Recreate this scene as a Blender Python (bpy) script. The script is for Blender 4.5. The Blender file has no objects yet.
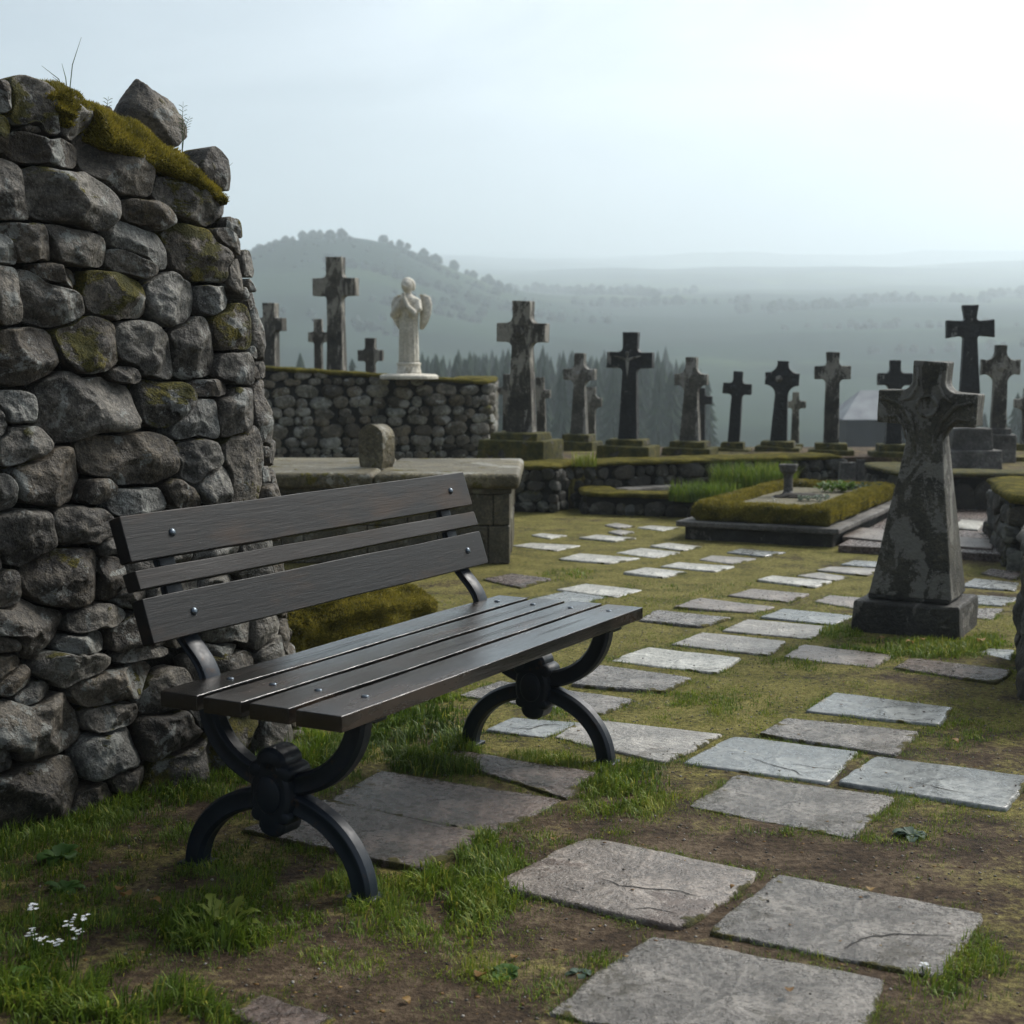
import bpy, bmesh, math, random
import numpy as np
from mathutils import Vector, noise
R = math.radians
rnd = random.Random(11)
RNG = np.random.default_rng(5)
sc = bpy.context.scene
col = sc.collection

# ------------------------------------------------------------------ camera
F, PITCH, H = 1476.0, 0.1021, 1.2
CP, SP = math.cos(PITCH), math.sin(PITCH)
cd = bpy.data.cameras.new('camera')
cam = bpy.data.objects.new('camera', cd); col.objects.link(cam)
cam.location = (0, 0, H); cam.rotation_euler = (math.pi / 2 - PITCH, 0, 0)
cd.sensor_width = 36; cd.lens = 36 * F / 1024
cd.clip_start = 0.05; cd.clip_end = 20000
cd.dof.use_dof = True; cd.dof.focus_distance = 4.1; cd.dof.aperture_fstop = 6.3
sc.camera = cam

def ray(px, py):
    x, u = (px - 512) / F, (512 - py) / F
    return np.array([x, CP + u * SP, -SP + u * CP])
def at(px, py, z=0.0):
    d = ray(px, py); t = (z - H) / d[2]
    return np.array([d[0] * t, d[1] * t, z])
def atD(px, py, Y):
    d = ray(px, py); t = Y / d[1]
    return np.array([d[0] * t, Y, H + d[2] * t])
def proj(X, Y, Z):
    Z = Z - H
    d = Y * CP - Z * SP; v = Z * CP + Y * SP
    return 512 + F * X / d, 512 - F * v / d

# ------------------------------------------------------------------ object helpers
def tag(o, label=None, cat=None, group=None, kind=None):
    if label: o['label'] = label
    if cat: o['category'] = cat
    if group: o['group'] = group
    if kind: o['kind'] = kind
    return o
def thing(name, label, cat, loc=(0, 0, 0), rz=0.0, group=None):
    o = bpy.data.objects.new(name, None); col.objects.link(o)
    o.empty_display_size = 0.2
    o.location = loc; o.rotation_euler = (0, 0, rz)
    return tag(o, label, cat, group)
def link_mesh(name, me, m, parent=None, smooth=False, bevel=0.0, segs=2, loc=None):
    o = bpy.data.objects.new(name, me); col.objects.link(o)
    if m is not None:
        for mm in (m if isinstance(m, (list, tuple)) else [m]): me.materials.append(mm)
    if parent is not None: o.parent = parent
    if loc is not None: o.location = loc
    if smooth:
        me.polygons.foreach_set('use_smooth', [True] * len(me.polygons))
    if bevel:
        b = o.modifiers.new('bevel', 'BEVEL'); b.width = bevel; b.segments = segs; b.limit_method = 'ANGLE'; b.angle_limit = R(40)
        b.harden_normals = False
    return o
def mesh_np(name, V, faces, attrs=None):
    """V (n,3); faces list of index arrays [(k,3) , (k,4)...] or python lists"""
    me = bpy.data.meshes.new(name)
    V = np.asarray(V, dtype=np.float32)
    if isinstance(faces, list) and faces and isinstance(faces[0], np.ndarray):
        loops = np.concatenate([f.reshape(-1) for f in faces]).astype(np.int32)
        tot = np.concatenate([np.full(len(f), f.shape[1]) for f in faces]).astype(np.int32)
    else:
        loops = np.array([i for f in faces for i in f], dtype=np.int32)
        tot = np.array([len(f) for f in faces], dtype=np.int32)
    start = np.concatenate([[0], np.cumsum(tot)[:-1]]).astype(np.int32)
    me.vertices.add(len(V)); me.vertices.foreach_set('co', V.reshape(-1))
    me.loops.add(len(loops)); me.loops.foreach_set('vertex_index', loops)
    me.polygons.add(len(tot)); me.polygons.foreach_set('loop_start', start); me.polygons.foreach_set('loop_total', tot)
    me.update(calc_edges=True); me.validate()
    for k, a in (attrs or {}).items():
        at_ = me.attributes.new(k, 'FLOAT', 'POINT'); at_.data.foreach_set('value', np.asarray(a, dtype=np.float32))
    return me

class MB:
    """collects shapes and links them as ONE mesh object"""
    def __init__(s): s.v = []; s.f = []
    def add(s, vs, fs):
        n = len(s.v); s.v += [tuple(p) for p in vs]; s.f += [[i + n for i in f] for f in fs]; return s
    def box(s, x0, x1, y0, y1, z0, z1):
        return s.add([(x0, y0, z0), (x1, y0, z0), (x1, y1, z0), (x0, y1, z0), (x0, y0, z1), (x1, y0, z1), (x1, y1, z1), (x0, y1, z1)],
                     [[3, 2, 1, 0], [4, 5, 6, 7], [0, 1, 5, 4], [1, 2, 6, 5], [2, 3, 7, 6], [3, 0, 4, 7]])
    def frustum(s, w0, d0, w1, d1, z0, z1, cx=0, cy=0):
        return s.add([(cx - w0, cy - d0, z0), (cx + w0, cy - d0, z0), (cx + w0, cy + d0, z0), (cx - w0, cy + d0, z0),
                      (cx - w1, cy - d1, z1), (cx + w1, cy - d1, z1), (cx + w1, cy + d1, z1), (cx - w1, cy + d1, z1)],
                     [[3, 2, 1, 0], [4, 5, 6, 7], [0, 1, 5, 4], [1, 2, 6, 5], [2, 3, 7, 6], [3, 0, 4, 7]])
    def lathe(s, prof, n=24, cx=0, cy=0, sy=1.0):
        vs = []; fs = []
        for r, z in prof:
            for k in range(n):
                a = 2 * math.pi * k / n; vs.append((cx + r * math.cos(a), cy + sy * r * math.sin(a), z))
        m = len(prof)
        for i in range(m - 1):
            for k in range(n):
                k2 = (k + 1) % n; fs.append([i * n + k, i * n + k2, (i + 1) * n + k2, (i + 1) * n + k])
        fs.append(list(range(n))[::-1]); fs.append([(m - 1) * n + k for k in range(n)])
        return s.add(vs, fs)
    def rings(s, rs, close=False):
        vs = [p for r in rs for p in r]; n = len(rs[0]); fs = []
        for i in range(len(rs) - 1 + (1 if close else 0)):
            i2 = (i + 1) % len(rs)
            for k in range(n):
                k2 = (k + 1) % n; fs.append([i * n + k, i * n + k2, i2 * n + k2, i2 * n + k])
        if not close:
            fs.append(list(range(n))[::-1]); fs.append([(len(rs) - 1) * n + k for k in range(n)])
        return s.add(vs, fs)
    def tube(s, pts, r, n=8):
        pts = [Vector(p) for p in pts]; rs = []
        for i, p in enumerate(pts):
            d = (pts[min(i + 1, len(pts) - 1)] - pts[max(i - 1, 0)]).normalized()
            a = d.cross(Vector((0.13, 0.97, 0.2))).normalized(); b = d.cross(a)
            rr = r[i] if isinstance(r, (list, tuple)) else r
            rs.append([p + a * rr * math.cos(2 * math.pi * k / n) + b * rr * math.sin(2 * math.pi * k / n) for k in range(n)])
        return s.rings(rs)
    def extrude_outline(s, pts, y0, y1):
        """pts (x,z) counter clockwise seen from -y"""
        n = len(pts)
        vs = [(x, y0, z) for x, z in pts] + [(x, y1, z) for x, z in pts]
        fs = [list(range(n)), [n + k for k in range(n)][::-1]]
        for k in range(n):
            k2 = (k + 1) % n; fs.append([k2, k, n + k, n + k2])
        return s.add(vs, fs)
    def build(s, name, m, parent=None, smooth=False, bevel=0.0, segs=2, loc=None):
        me = bpy.data.meshes.new(name); me.from_pydata(s.v, [], s.f)
        bm = bmesh.new(); bm.from_mesh(me); bmesh.ops.recalc_face_normals(bm, faces=bm.faces); bm.to_mesh(me); bm.free()
        me.update()
        if m is M.get('iron'):
            me.polygons.foreach_set('use_smooth', [True] * len(me.polygons)); me.set_sharp_from_angle(angle=R(28))
        return link_mesh(name, me, m, parent, smooth, bevel, segs, loc)
def struct(o): o['kind'] = 'structure'; return o

# ------------------------------------------------------------------ node helpers
class Nd:
    def __init__(s, name):
        s.m = bpy.data.materials.new(name); s.m.use_nodes = True
        s.t = s.m.node_tree; s.b = s.t.nodes['Principled BSDF']; s.out = s.t.nodes['Material Output']
        s.tc = s.t.nodes.new('ShaderNodeTexCoord')
    def n(s, t, **kw):
        nd = s.t.nodes.new(t)
        for k, v in kw.items(): setattr(nd, k, v)
        return nd
    def l(s, a, b): s.t.links.new(a, b)
    def setin(s, sock, v):
        if hasattr(v, 'is_output') or isinstance(v, bpy.types.NodeSocket): s.l(v, sock)
        else: sock.default_value = v
    def co(s, scale=(1, 1, 1), src='Object', rot=(0, 0, 0)):
        m = s.n('ShaderNodeMapping'); m.inputs['Scale'].default_value = scale; m.inputs['Rotation'].default_value = rot
        s.l(s.tc.outputs[src], m.inputs['Vector']); return m.outputs['Vector']
    def noise(s, scale, det=4, rough=.55, vec=None, dist=0.0):
        t = s.n('ShaderNodeTexNoise'); t.inputs['Scale'].default_value = scale; t.inputs['Detail'].default_value = det
        t.inputs['Roughness'].default_value = rough; t.inputs['Distortion'].default_value = dist
        s.l(vec if vec is not None else s.tc.outputs['Object'], t.inputs['Vector']); return t.outputs['Fac']
    def voro(s, scale, vec=None, feature='F1', out='Distance'):
        t = s.n('ShaderNodeTexVoronoi'); t.feature = feature; t.inputs['Scale'].default_value = scale
        s.l(vec if vec is not None else s.tc.outputs['Object'], t.inputs['Vector']); return t.outputs[out]
    def ramp(s, fac, stops):
        r = s.n('ShaderNodeValToRGB'); e = r.color_ramp.elements
        while len(e) < len(stops): e.new(0.5)
        for i, (p, c) in enumerate(stops):
            e[i].position = p; e[i].color = (c if isinstance(c, tuple) else (c, c, c)) + (1,)
        s.l(fac, r.inputs['Fac']); return r.outputs['Color']
    def mix(s, fac, a, b, mode='MIX'):
        m = s.n('ShaderNodeMix'); m.data_type = 'RGBA'; m.blend_type = mode
        s.setin(m.inputs[0], fac)
        for k, v in ((6, a), (7, b)):
            if isinstance(v, tuple): m.inputs[k].default_value = v + (1,) if len(v) == 3 else v
            else: s.l(v, m.inputs[k])
        return m.outputs[2]
    def math(s, op, a, b=None, clamp=False):
        m = s.n('ShaderNodeMath'); m.operation = op; m.use_clamp = clamp
        s.setin(m.inputs[0], a)
        if b is not None: s.setin(m.inputs[1], b)
        return m.outputs[0]
    def attr(s, name):
        a = s.n('ShaderNodeAttribute'); a.attribute_name = name; return a.outputs['Fac']
    def bump(s, hts):
        """hts: list of (height socket, strength, distance)"""
        prev = None
        for h, st, d in hts:
            b = s.n('ShaderNodeBump'); b.inputs['Strength'].default_value = st; b.inputs['Distance'].default_value = d
            s.l(h, b.inputs['Height'])
            if prev is not None: s.l(prev, b.inputs['Normal'])
            prev = b.outputs['Normal']
        s.l(prev, s.b.inputs['Normal'])
    def done(s, color=None, rough=None, **kw):
        if color is not None: s.setin(s.b.inputs['Base Color'], color if not isinstance(color, tuple) else color + (1,))
        if rough is not None: s.setin(s.b.inputs['Roughness'], rough)
        for k, v in kw.items(): s.setin(s.b.inputs[k.replace('_', ' ')], v)
        return s.m

MOSS_A, MOSS_B, MOSS_C = (.028, .030, .005), (.100, .088, .013), (.190, .152, .022)
def stone_mat(name, dark, light, scale=1.0, lichen=None, lich_amt=.5, lich_scale=4.0, lich_stretch=1.0, moss=0.0, rough=.75,
              bump=1.0, moss_up=.5, tint=True, spec=.4):
    k = Nd(name)
    n1 = k.noise(3.0 * scale, 6, .6); n2 = k.noise(26 * scale, 5, .65); n3 = k.noise(110 * scale, 3, .6)
    f = k.math('ADD', k.math('MULTIPLY', n1, .5), k.math('ADD', k.math('MULTIPLY', n2, .35), k.math('MULTIPLY', n3, .15)))
    c = k.ramp(f, [(.40, dark), (.50, tuple((a + b) * .40 for a, b in zip(dark, light))), (.60, light)])
    gr = k.noise(70 * scale, 4, .75); c = k.mix(.55, c, k.ramp(gr, [(.36, (.35, .35, .35)), (.5, (1, 1, 1)), (.64, (1.75, 1.75, 1.7))]), 'MULTIPLY')
    # small pale and dark flecks
    v = k.voro(70 * scale); c = k.mix(k.math('MULTIPLY', k.ramp(v, [(.10, 1.0), (.22, 0.0)]), .35), c, tuple(min(1, x * 2.0) for x in light))
    if tint:
        tn = k.attr('tint')
        c = k.mix(1.0, c, k.ramp(k.math('ADD', tn, .5), [(0, (.42, .36, .28)), (.36, (.90, .80, .66)), (.52, (1.05, 1.0, .93)), (1, (1.7, 1.85, 1.95))]), 'MULTIPLY')
    hb = [(n1, .6 * bump, .03), (n2, .9 * bump, .014), (gr, .7 * bump, .004), (n3, .5 * bump, .002)]
    if lichen:
        ln = k.noise(lich_scale, 7, .62, k.co((1, 1, lich_stretch)), .6)
        ln2 = k.noise(lich_scale * 9, 4, .7)
        lf = k.math('ADD', ln, k.math('MULTIPLY', k.math('SUBTRACT', ln2, .5), .28))
        t0 = .5 + (0.5 - lich_amt) * .42
        lm = k.ramp(lf, [(t0, 0.0), (t0 + .035, 1.0)])
        c = k.mix(k.math('MULTIPLY', lm, .85), c, k.mix(n2, tuple(x * .55 for x in lichen), lichen))
        hb.append((lm, .15, .004))
    # moss: grows on upward faces and where the stone carries the attribute
    g = k.n('ShaderNodeNewGeometry'); sx = k.n('ShaderNodeSeparateXYZ'); k.l(g.outputs['True Normal'], sx.inputs[0])
    up = k.math('MULTIPLY', sx.outputs['Z'], moss_up)
    mn = k.noise(7 * scale, 6, .6)
    mf = k.math('ADD', k.math('ADD', k.attr('moss'), moss), k.math('ADD', up, k.math('MULTIPLY', k.math('SUBTRACT', mn, .5), 2.5)))
    mm = k.ramp(mf, [(.62, 0.0), (.76, 1.0)])
    mt = k.noise(160, 3, .7); mc = k.ramp(k.noise(14, 4), [(.3, MOSS_A), (.52, MOSS_B), (.75, MOSS_C)])
    mc = k.mix(k.ramp(mt, [(.35, 1.0), (.6, 0.0)]), mc, MOSS_A)
    c = k.mix(mm, c, mc)
    hb.append((k.math('MULTIPLY', mt, mm), .9, .012))
    k.bump(hb)
    r = k.mix(mm, k.ramp(n2, [(.3, rough - .18), (.7, rough + .1)]), (.95, .95, .95))
    k.done(c, r); k.b.inputs['Specular IOR Level'].default_value = spec
    return k.m

M = {}
M['fieldstone'] = stone_mat('fieldstone', (.012, .011, .0095), (.150, .140, .122), 1.3, lichen=(.24, .25, .23), lich_amt=.33, lich_scale=9, moss=.13, moss_up=.30, rough=.68, bump=1.2)
M['rubble'] = stone_mat('rubble', (.020, .019, .014), (.20, .19, .165), 1.6, lichen=(.34, .34, .31), lich_amt=.33, lich_scale=5, moss_up=.45, bump=1.0, moss=.08)
M['darkrubble'] = stone_mat('darkrubble', (.010, .010, .008), (.075, .072, .062), 1.6, lichen=(.16, .16, .13), lich_amt=.28, lich_scale=5, moss_up=.45, moss=.05)
M['core'] = stone_mat('wall_core', (.004, .004, .003), (.016, .014, .011), 2, tint=False, rough=.95)
M['cross'] = stone_mat('weathered_cross_stone', (.013, .012, .009), (.098, .088, .070), 1.0, lichen=(.36, .34, .29), lich_amt=.47, lich_scale=9, lich_stretch=.3, tint=False, moss_up=.3)
M['cross_pale'] = stone_mat('pale_cross_stone', (.035, .032, .026), (.165, .155, .128), 1.0, lichen=(.42, .40, .36), lich_amt=.42, lich_scale=9, lich_stretch=.3, tint=False, moss_up=.2)
M['cross_dark'] = stone_mat('blackened_cross_stone', (.005, .006, .007), (.026, .028, .030), 1.0, lichen=(.30, .29, .27), lich_amt=.22, lich_scale=9, lich_stretch=.4, tint=False, moss_up=.1, rough=.6)
M['cross_front'] = stone_mat('lichen_cross_stone', (.013, .0125, .008), (.085, .078, .055), 2.0, lichen=(.22, .21, .18), lich_amt=.47, lich_scale=8.5, lich_stretch=.55, tint=False, moss_up=.18, rough=.7)
M['plinth'] = stone_mat('mossy_plinth_stone', (.022, .020, .013), (.120, .108, .072), 1.2, tint=False, moss=.90, moss_up=.25)
M['kerb'] = stone_mat('kerb_stone', (.030, .028, .024), (.17, .16, .145), 1.4, tint=False, moss=.0, moss_up=.22)
M['sand'] = stone_mat('tomb_sandstone', (.035, .030, .018), (.125, .108, .068), 1.0, lichen=(.22, .21, .16), lich_amt=.30, lich_scale=3, tint=False, moss=.30, moss_up=.05, rough=.6)
M['sandtop'] = stone_mat('tomb_slab_stone', (.055, .046, .024), (.185, .158, .092), 1.0, lichen=(.30, .29, .24), lich_amt=.36, lich_scale=2.5, tint=False, moss=.36, moss_up=.0, rough=.62, spec=.3)
M['base'] = stone_mat('dark_base_stone', (.008, .0075, .006), (.050, .046, .038), 1.6, lichen=(.16, .15, .13), lich_amt=.24, lich_scale=7, tint=False, moss_up=.18, moss=.08)
M['statue'] = stone_mat('pale_statue_stone', (.42, .385, .31), (.78, .74, .64), 1.2, lichen=(.30, .27, .20), lich_amt=.30, lich_scale=7, lich_stretch=.3, tint=False, moss=-.4, moss_up=0, bump=.35)
M['slab_pale'] = stone_mat('pale_slate_slab', (.120, .127, .123), (.25, .258, .246), .8, lichen=(.16, .145, .115), lich_amt=.10, lich_scale=3.5, tint=False, moss=-.25, moss_up=.0, rough=.34, bump=.35, spec=.5)
M['slab_grey'] = stone_mat('pitted_grey_slab', (.085, .077, .068), (.29, .262, .232), 2.2, lichen=(.10, .085, .062), lich_amt=.30, lich_scale=4, tint=False, moss=-.15, moss_up=.0, rough=.31, bump=1.1, spec=.5)
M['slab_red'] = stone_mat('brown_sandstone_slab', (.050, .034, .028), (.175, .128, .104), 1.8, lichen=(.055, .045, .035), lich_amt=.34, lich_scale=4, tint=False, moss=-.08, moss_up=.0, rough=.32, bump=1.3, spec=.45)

def moss_mat():
    k = Nd('moss'); a = k.noise(9, 5); b = k.noise(190, 3, .7); c2 = k.voro(240)
    c = k.ramp(a, [(.30, (.06, .052, .007)), (.5, (.165, .142, .016)), (.68, (.30, .25, .034))])
    c = k.mix(k.ramp(b, [(.35, 1.0), (.62, 0.0)]), c, (.018, .018, .003))
    k.bump([(a, .5, .03), (b, 1.0, .012), (c2, .6, .006)])
    return k.done(c, .95, Specular_IOR_Level=.1)
M['moss'] = moss_mat()

def blade_mat(name, c0, c1, c2):
    k = Nd(name)
    c = k.ramp(k.attr('tint'), [(0, c0), (.5, c1), (1, c2)])
    k.done(c, .55, Specular_IOR_Level=.25)
    tr = k.n('ShaderNodeBsdfTranslucent'); k.l(c, tr.inputs['Color'])
    mx = k.n('ShaderNodeMixShader'); mx.inputs[0].default_value = .35
    k.l(k.b.outputs[0], mx.inputs[1]); k.l(tr.outputs[0], mx.inputs[2]); k.l(mx.outputs[0], k.out.inputs['Surface'])
    return k.m
M['grass'] = blade_mat('grass_blades', (.030, .062, .007), (.125, .195, .018), (.32, .31, .05))
M['fuzz'] = blade_mat('moss_fuzz', (.08, .072, .008), (.21, .178, .02), (.36, .29, .045))
M['leaf'] = blade_mat('green_leaf', (.03, .075, .012), (.07, .14, .02), (.16, .20, .03))
M['leaf_blue'] = blade_mat('grey_green_leaf', (.04, .075, .05), (.08, .12, .085), (.16, .19, .14))
M['dry'] = blade_mat('dead_leaf', (.10, .05, .015), (.22, .12, .035), (.35, .24, .09))
M['petal'] = blade_mat('white_petal', (.7, .72, .72), (.78, .8, .82), (.8, .8, .7))

def ground_mat():
    k = Nd('damp_earth_and_moss')
    big = k.noise(1.1, 5, .6); mid = k.noise(5.5, 6, .62); fine = k.noise(45, 5, .7); grit = k.voro(130); vf = k.noise(220, 3, .7)
    dirt = k.ramp(k.math('ADD', k.math('MULTIPLY', mid, .5), k.math('MULTIPLY', fine, .5)), [(.38, (.020, .013, .008)), (.5, (.074, .050, .030)), (.63, (.175, .130, .085))])
    peb = k.ramp(grit, [(.06, 1.0), (.16, 0.0)])
    dirt = k.mix(k.math('MULTIPLY', peb, .3), dirt, (.19, .165, .13))
    mossc = k.ramp(k.math('ADD', k.math('MULTIPLY', fine, .6), k.math('MULTIPLY', mid, .4)), [(.37, (.050, .052, .009)), (.5, (.205, .188, .036)), (.64, (.37, .32, .095))])
    mossc = k.mix(k.ramp(vf, [(.36, .8), (.6, 0.0)]), mossc, (.016, .016, .006))
    mk = k.math('ADD', k.math('MULTIPLY', big, .55), k.math('ADD', k.math('MULTIPLY', mid, .45), k.math('MULTIPLY', k.math('SUBTRACT', fine, .5), .35)))
    mk = k.math('ADD', mk, k.attr('moss'))
    mm = k.ramp(mk, [(.47, 0.0), (.60, 1.0)])
    c = k.mix(k.math('MULTIPLY', mm, .88), dirt, mossc)
    k.bump([(mid, .6, .03), (fine, .9, .018), (vf, .9, .005), (grit, .4, .004)])
    return k.done(c, .92, Specular_IOR_Level=.18)
M['ground'] = ground_mat()

def wood_mat(name, a, b, rough, spec):
    k = Nd(name)
    v = k.co((1.6, 26, 26)); g = k.noise(3.0, 6, .65, v, .4); g2 = k.noise(16, 4, .6, k.co((1.2, 30, 30)))
    st = k.noise(2.2, 5, .6, k.co((1, 3, 3))); big = k.noise(1.3, 3)
    c = k.ramp(k.math('ADD', k.math('MULTIPLY', g, .6), k.math('MULTIPLY', g2, .4)), [(.33, tuple(x * .55 for x in a)), (.55, a), (.75, b)])
    c = k.mix(k.math('MULTIPLY', k.ramp(st, [(.52, 0.0), (.68, 1.0)]), .55), c, (.058, .033, .018))
    sp = k.voro(16, k.co((1, 4, 4))); c = k.mix(k.ramp(sp, [(.02, .6), (.05, 0.0)]), c, (.14, .13, .12))
    k.bump([(g, .25, .004), (g2, .3, .0015), (big, .15, .004)])
    r = k.ramp(st, [(.3, rough - .08), (.7, rough + .16)])
    k.done(c, r, Specular_IOR_Level=spec)
    return k.m
M['wood_back'] = wood_mat('dark_oiled_back_slat', (.0055, .0050, .0050), (.0135, .0118, .0112), .45, .25)
M['wood_mid'] = wood_mat('dark_rough_back_slat', (.009, .0070, .0062), (.026, .020, .017), .55, .3)
M['wood_seat'] = wood_mat('damp_dark_seat_slat', (.0065, .0058, .0054), (.020, .0165, .014), .17, .75)
def iron_mat():
    k = Nd('painted_cast_iron'); n = k.noise(45, 4); n2 = k.noise(6, 4)
    k.bump([(n, .25, .003), (n2, .2, .006)])
    ru = k.noise(28, 6, .7); c_ = k.mix(k.ramp(ru, [(.60, 0.0), (.68, .75)]), k.ramp(n2, [(.3, (.004, .007, .012)), (.7, (.010, .017, .026))]), (.045, .024, .014))
    return k.done(c_, k.ramp(n, [(.3, .34), (.7, .55)]), Specular_IOR_Level=.32)
M['iron'] = iron_mat()
k = Nd('zinc_bolt'); M['bolt'] = k.done((.10, .12, .14), .32, Metallic=.9)

def hill_mat():
    k = Nd('hillside'); a = k.noise(.008, 6, .6, None, .5); b = k.noise(.013, 6, .62, None, .4); v = k.voro(.009, k.co((1, .55, 1)), 'F1', 'Color')
    c = k.ramp(a, [(.40, (.006, .016, .013)), (.54, (.016, .034, .020)), (.66, (.090, .120, .050))])
    c = k.mix(.38, c, k.ramp(v, [(.3, (.010, .026, .016)), (.85, (.12, .15, .06))]))
    c = k.mix(k.ramp(b, [(.48, 0.0), (.56, .88)]), c, (.010, .020, .012))
    return k.done(c, .95, Specular_IOR_Level=.0)
M['hill'] = hill_mat()
def needle_mat(name, a, b):
    k = Nd(name); n = k.noise(1.3, 4); return k.done(k.ramp(n, [(.3, a), (.7, b)]), .9, Specular_IOR_Level=.1)
M['needle'] = needle_mat('conifer_needles', (.010, .022, .010), (.030, .055, .020))
M['broad'] = needle_mat('broadleaf_foliage', (.010, .020, .010), (.024, .040, .018))
M['bark'] = needle_mat('bark', (.02, .016, .012), (.05, .04, .03))
M['slate'] = needle_mat('roof_slate', (.22, .23, .24), (.36, .37, .38))
M['shedwall'] = needle_mat('shed_boards', (.010, .010, .012), (.022, .022, .026))
def gravel_mat():
    k = Nd('grave_gravel'); v = k.voro(60, None, 'F1', 'Color'); d = k.voro(60)
    c = k.ramp(v, [(0, (.05, .045, .022)), (.5, (.105, .092, .048)), (1, (.18, .16, .10))])
    k.bump([(d, .8, .01)]); return k.done(c, .85)
M['gravel'] = gravel_mat()
k = Nd('dark_soil'); M['soil'] = k.done(k.ramp(k.noise(40, 4), [(.3, (.010, .008, .006)), (.7, (.035, .028, .02))]), .95)

# ------------------------------------------------------------------ ground and hills
def fbm(x, y, z=0.0, o=4):
    return noise.fractal(Vector((x, y, z)), 1.0, 2.0, o, noise_basis='PERLIN_ORIGINAL')
def gz(X, Y):
    """height of the churchyard soil"""
    b = .006 * noise.noise(Vector((X * 1.7, Y * 1.7, 3.1))) + .004 * noise.noise(Vector((X * 6, Y * 6, 1.2)))
    return b * max(0, min(1, (8.0 - Y) / 2)) * max(0, min(1, (3.0 - X) / .6)) - .002
PROF = [(20, 0), (26, -.6), (60, -3.6), (130, -9), (200, -11), (280, -6), (380, 5.3), (460, 10.9), (600, 22), (850, 42), (1400, 83), (2500, 169), (3500, 244), (3700, 250)]
def hz(X, Y):
    z = float(np.interp(Y, [p[0] for p in PROF], [p[1] for p in PROF]))
    if Y > 60:
        a = min(1, (Y - 60) / 300)
        hl = 27.0 * math.exp(-.5 * ((X + 68) / 40) ** 2) * math.exp(-.5 * ((Y - 570) / 120) ** 2)
        hl += 4 * math.exp(-.5 * ((X + 150) / 60) ** 2) * math.exp(-.5 * ((Y - 600) / 150) ** 2)
        far = min(1, max(0, (Y - 700) / 1800))
        z += a * (2.2 * fbm(X * .01, Y * .01, 1) + far * 30 * fbm(X * .0016, Y * .0016, 7)) + hl * (1 + .08 * fbm(X * .015, Y * .015, 4))
    return z
def axis(lo, hi, step, far0, far1, g=1.16):
    a = list(np.arange(lo, hi, step)); s = step
    x = hi; right = []
    while x < far1: right.append(x); s *= g; x += s
    right.append(far1)
    s = step; x = lo - step * g; left = []
    while x > far0: left.append(x); s *= g; x -= s
    left.append(far0)
    return np.array(left[::-1] + a + right)
def sheet(name, xs, ys, fz, m, attr=None):
    nx, ny = len(xs), len(ys)
    V = np.array([(x, y, fz(x, y)) for y in ys for x in xs])
    i = np.arange(nx * ny).reshape(ny, nx)
    Fq = np.stack([i[:-1, :-1], i[:-1, 1:], i[1:, 1:], i[1:, :-1]], -1).reshape(-1, 4)
    me = mesh_np(name, V, [Fq], {'moss': [attr(x, y) for y in ys for x in xs]} if attr else None)
    return struct(link_mesh(name, me, m, smooth=True))
def ground_moss(X, Y):  # moss cover; fuller mid-ground and barer front also paint a bright-to-dark falloff
    px, py = proj(X, Y, 0)
    m = -0.01 + .06 * max(0, min(1, (Y - 3.6) / 1.5))
    if Y < 9: m += .17 * math.exp(-((px - 620) / 260) ** 2 - ((py - 640) / 120) ** 2)
    m -= .10 * math.exp(-((px - 620) / 120) ** 2 - ((py - 900) / 90) ** 2)
    m -= .06 * math.exp(-((px - 800) / 260) ** 2 - ((py - 870) / 60) ** 2)
    m -= .10 * math.exp(-((px - 350) / 90) ** 2 - ((py - 960) / 50) ** 2)
    if Y > 9: m += .08
    return m
sheet('ground', axis(-1.9, 3.0, .037, -60, 60), axis(2.5, 8.0, .037, -25, 20.0), gz, M['ground'], ground_moss)
hx = np.concatenate([-np.geomspace(3200, 20, 60), np.linspace(-17, 17, 13), np.geomspace(20, 3200, 60)])
hy = np.concatenate([[19.99], np.geomspace(24, 3450, 140)])
hills = sheet('hills', hx, hy, lambda x, y: -.012 if y < 20 else hz(x, y), M['hill'])

# ------------------------------------------------------------------ packed stones on a wall face
class Path:
    def __init__(s, pts, step=.03, smooth=2):
        pts = np.array(pts, float); out = [pts[0]]
        for a, b in zip(pts[:-1], pts[1:]):
            n = max(1, int(np.linalg.norm(b - a) / step))
            out += [a + (b - a) * (k + 1) / n for k in range(n)]
        s.p = np.array(out); d = np.linalg.norm(np.diff(s.p, axis=0), axis=1); s.s = np.concatenate([[0], np.cumsum(d)]); s.L = s.s[-1]
        t = np.gradient(s.p, axis=0); t /= np.linalg.norm(t, axis=1)[:, None]
        nn = np.stack([t[:, 1], -t[:, 0]], 1)
        for _ in range(smooth):
            nn[1:-1] = (nn[:-2] + nn[1:-1] * 2 + nn[2:]) / 4
        s.n = nn / np.linalg.norm(nn, axis=1)[:, None]
    def at(s, q):
        q = np.asarray(q); P = np.stack([np.interp(q, s.s, s.p[:, 0]), np.interp(q, s.s, s.p[:, 1])], -1)
        N = np.stack([np.interp(q, s.s, s.n[:, 0]), np.interp(q, s.s, s.n[:, 1])], -1)
        N /= np.linalg.norm(N, axis=-1, keepdims=True)
        # straight beyond the ends
        lo = np.minimum(q, 0)[..., None]; hi = np.maximum(q - s.L, 0)[..., None]
        t0 = s.p[1] - s.p[0]; t0 /= np.linalg.norm(t0); t1 = s.p[-1] - s.p[-2]; t1 /= np.linalg.norm(t1)
        return P + lo * t0 + hi * t1, N
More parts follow.
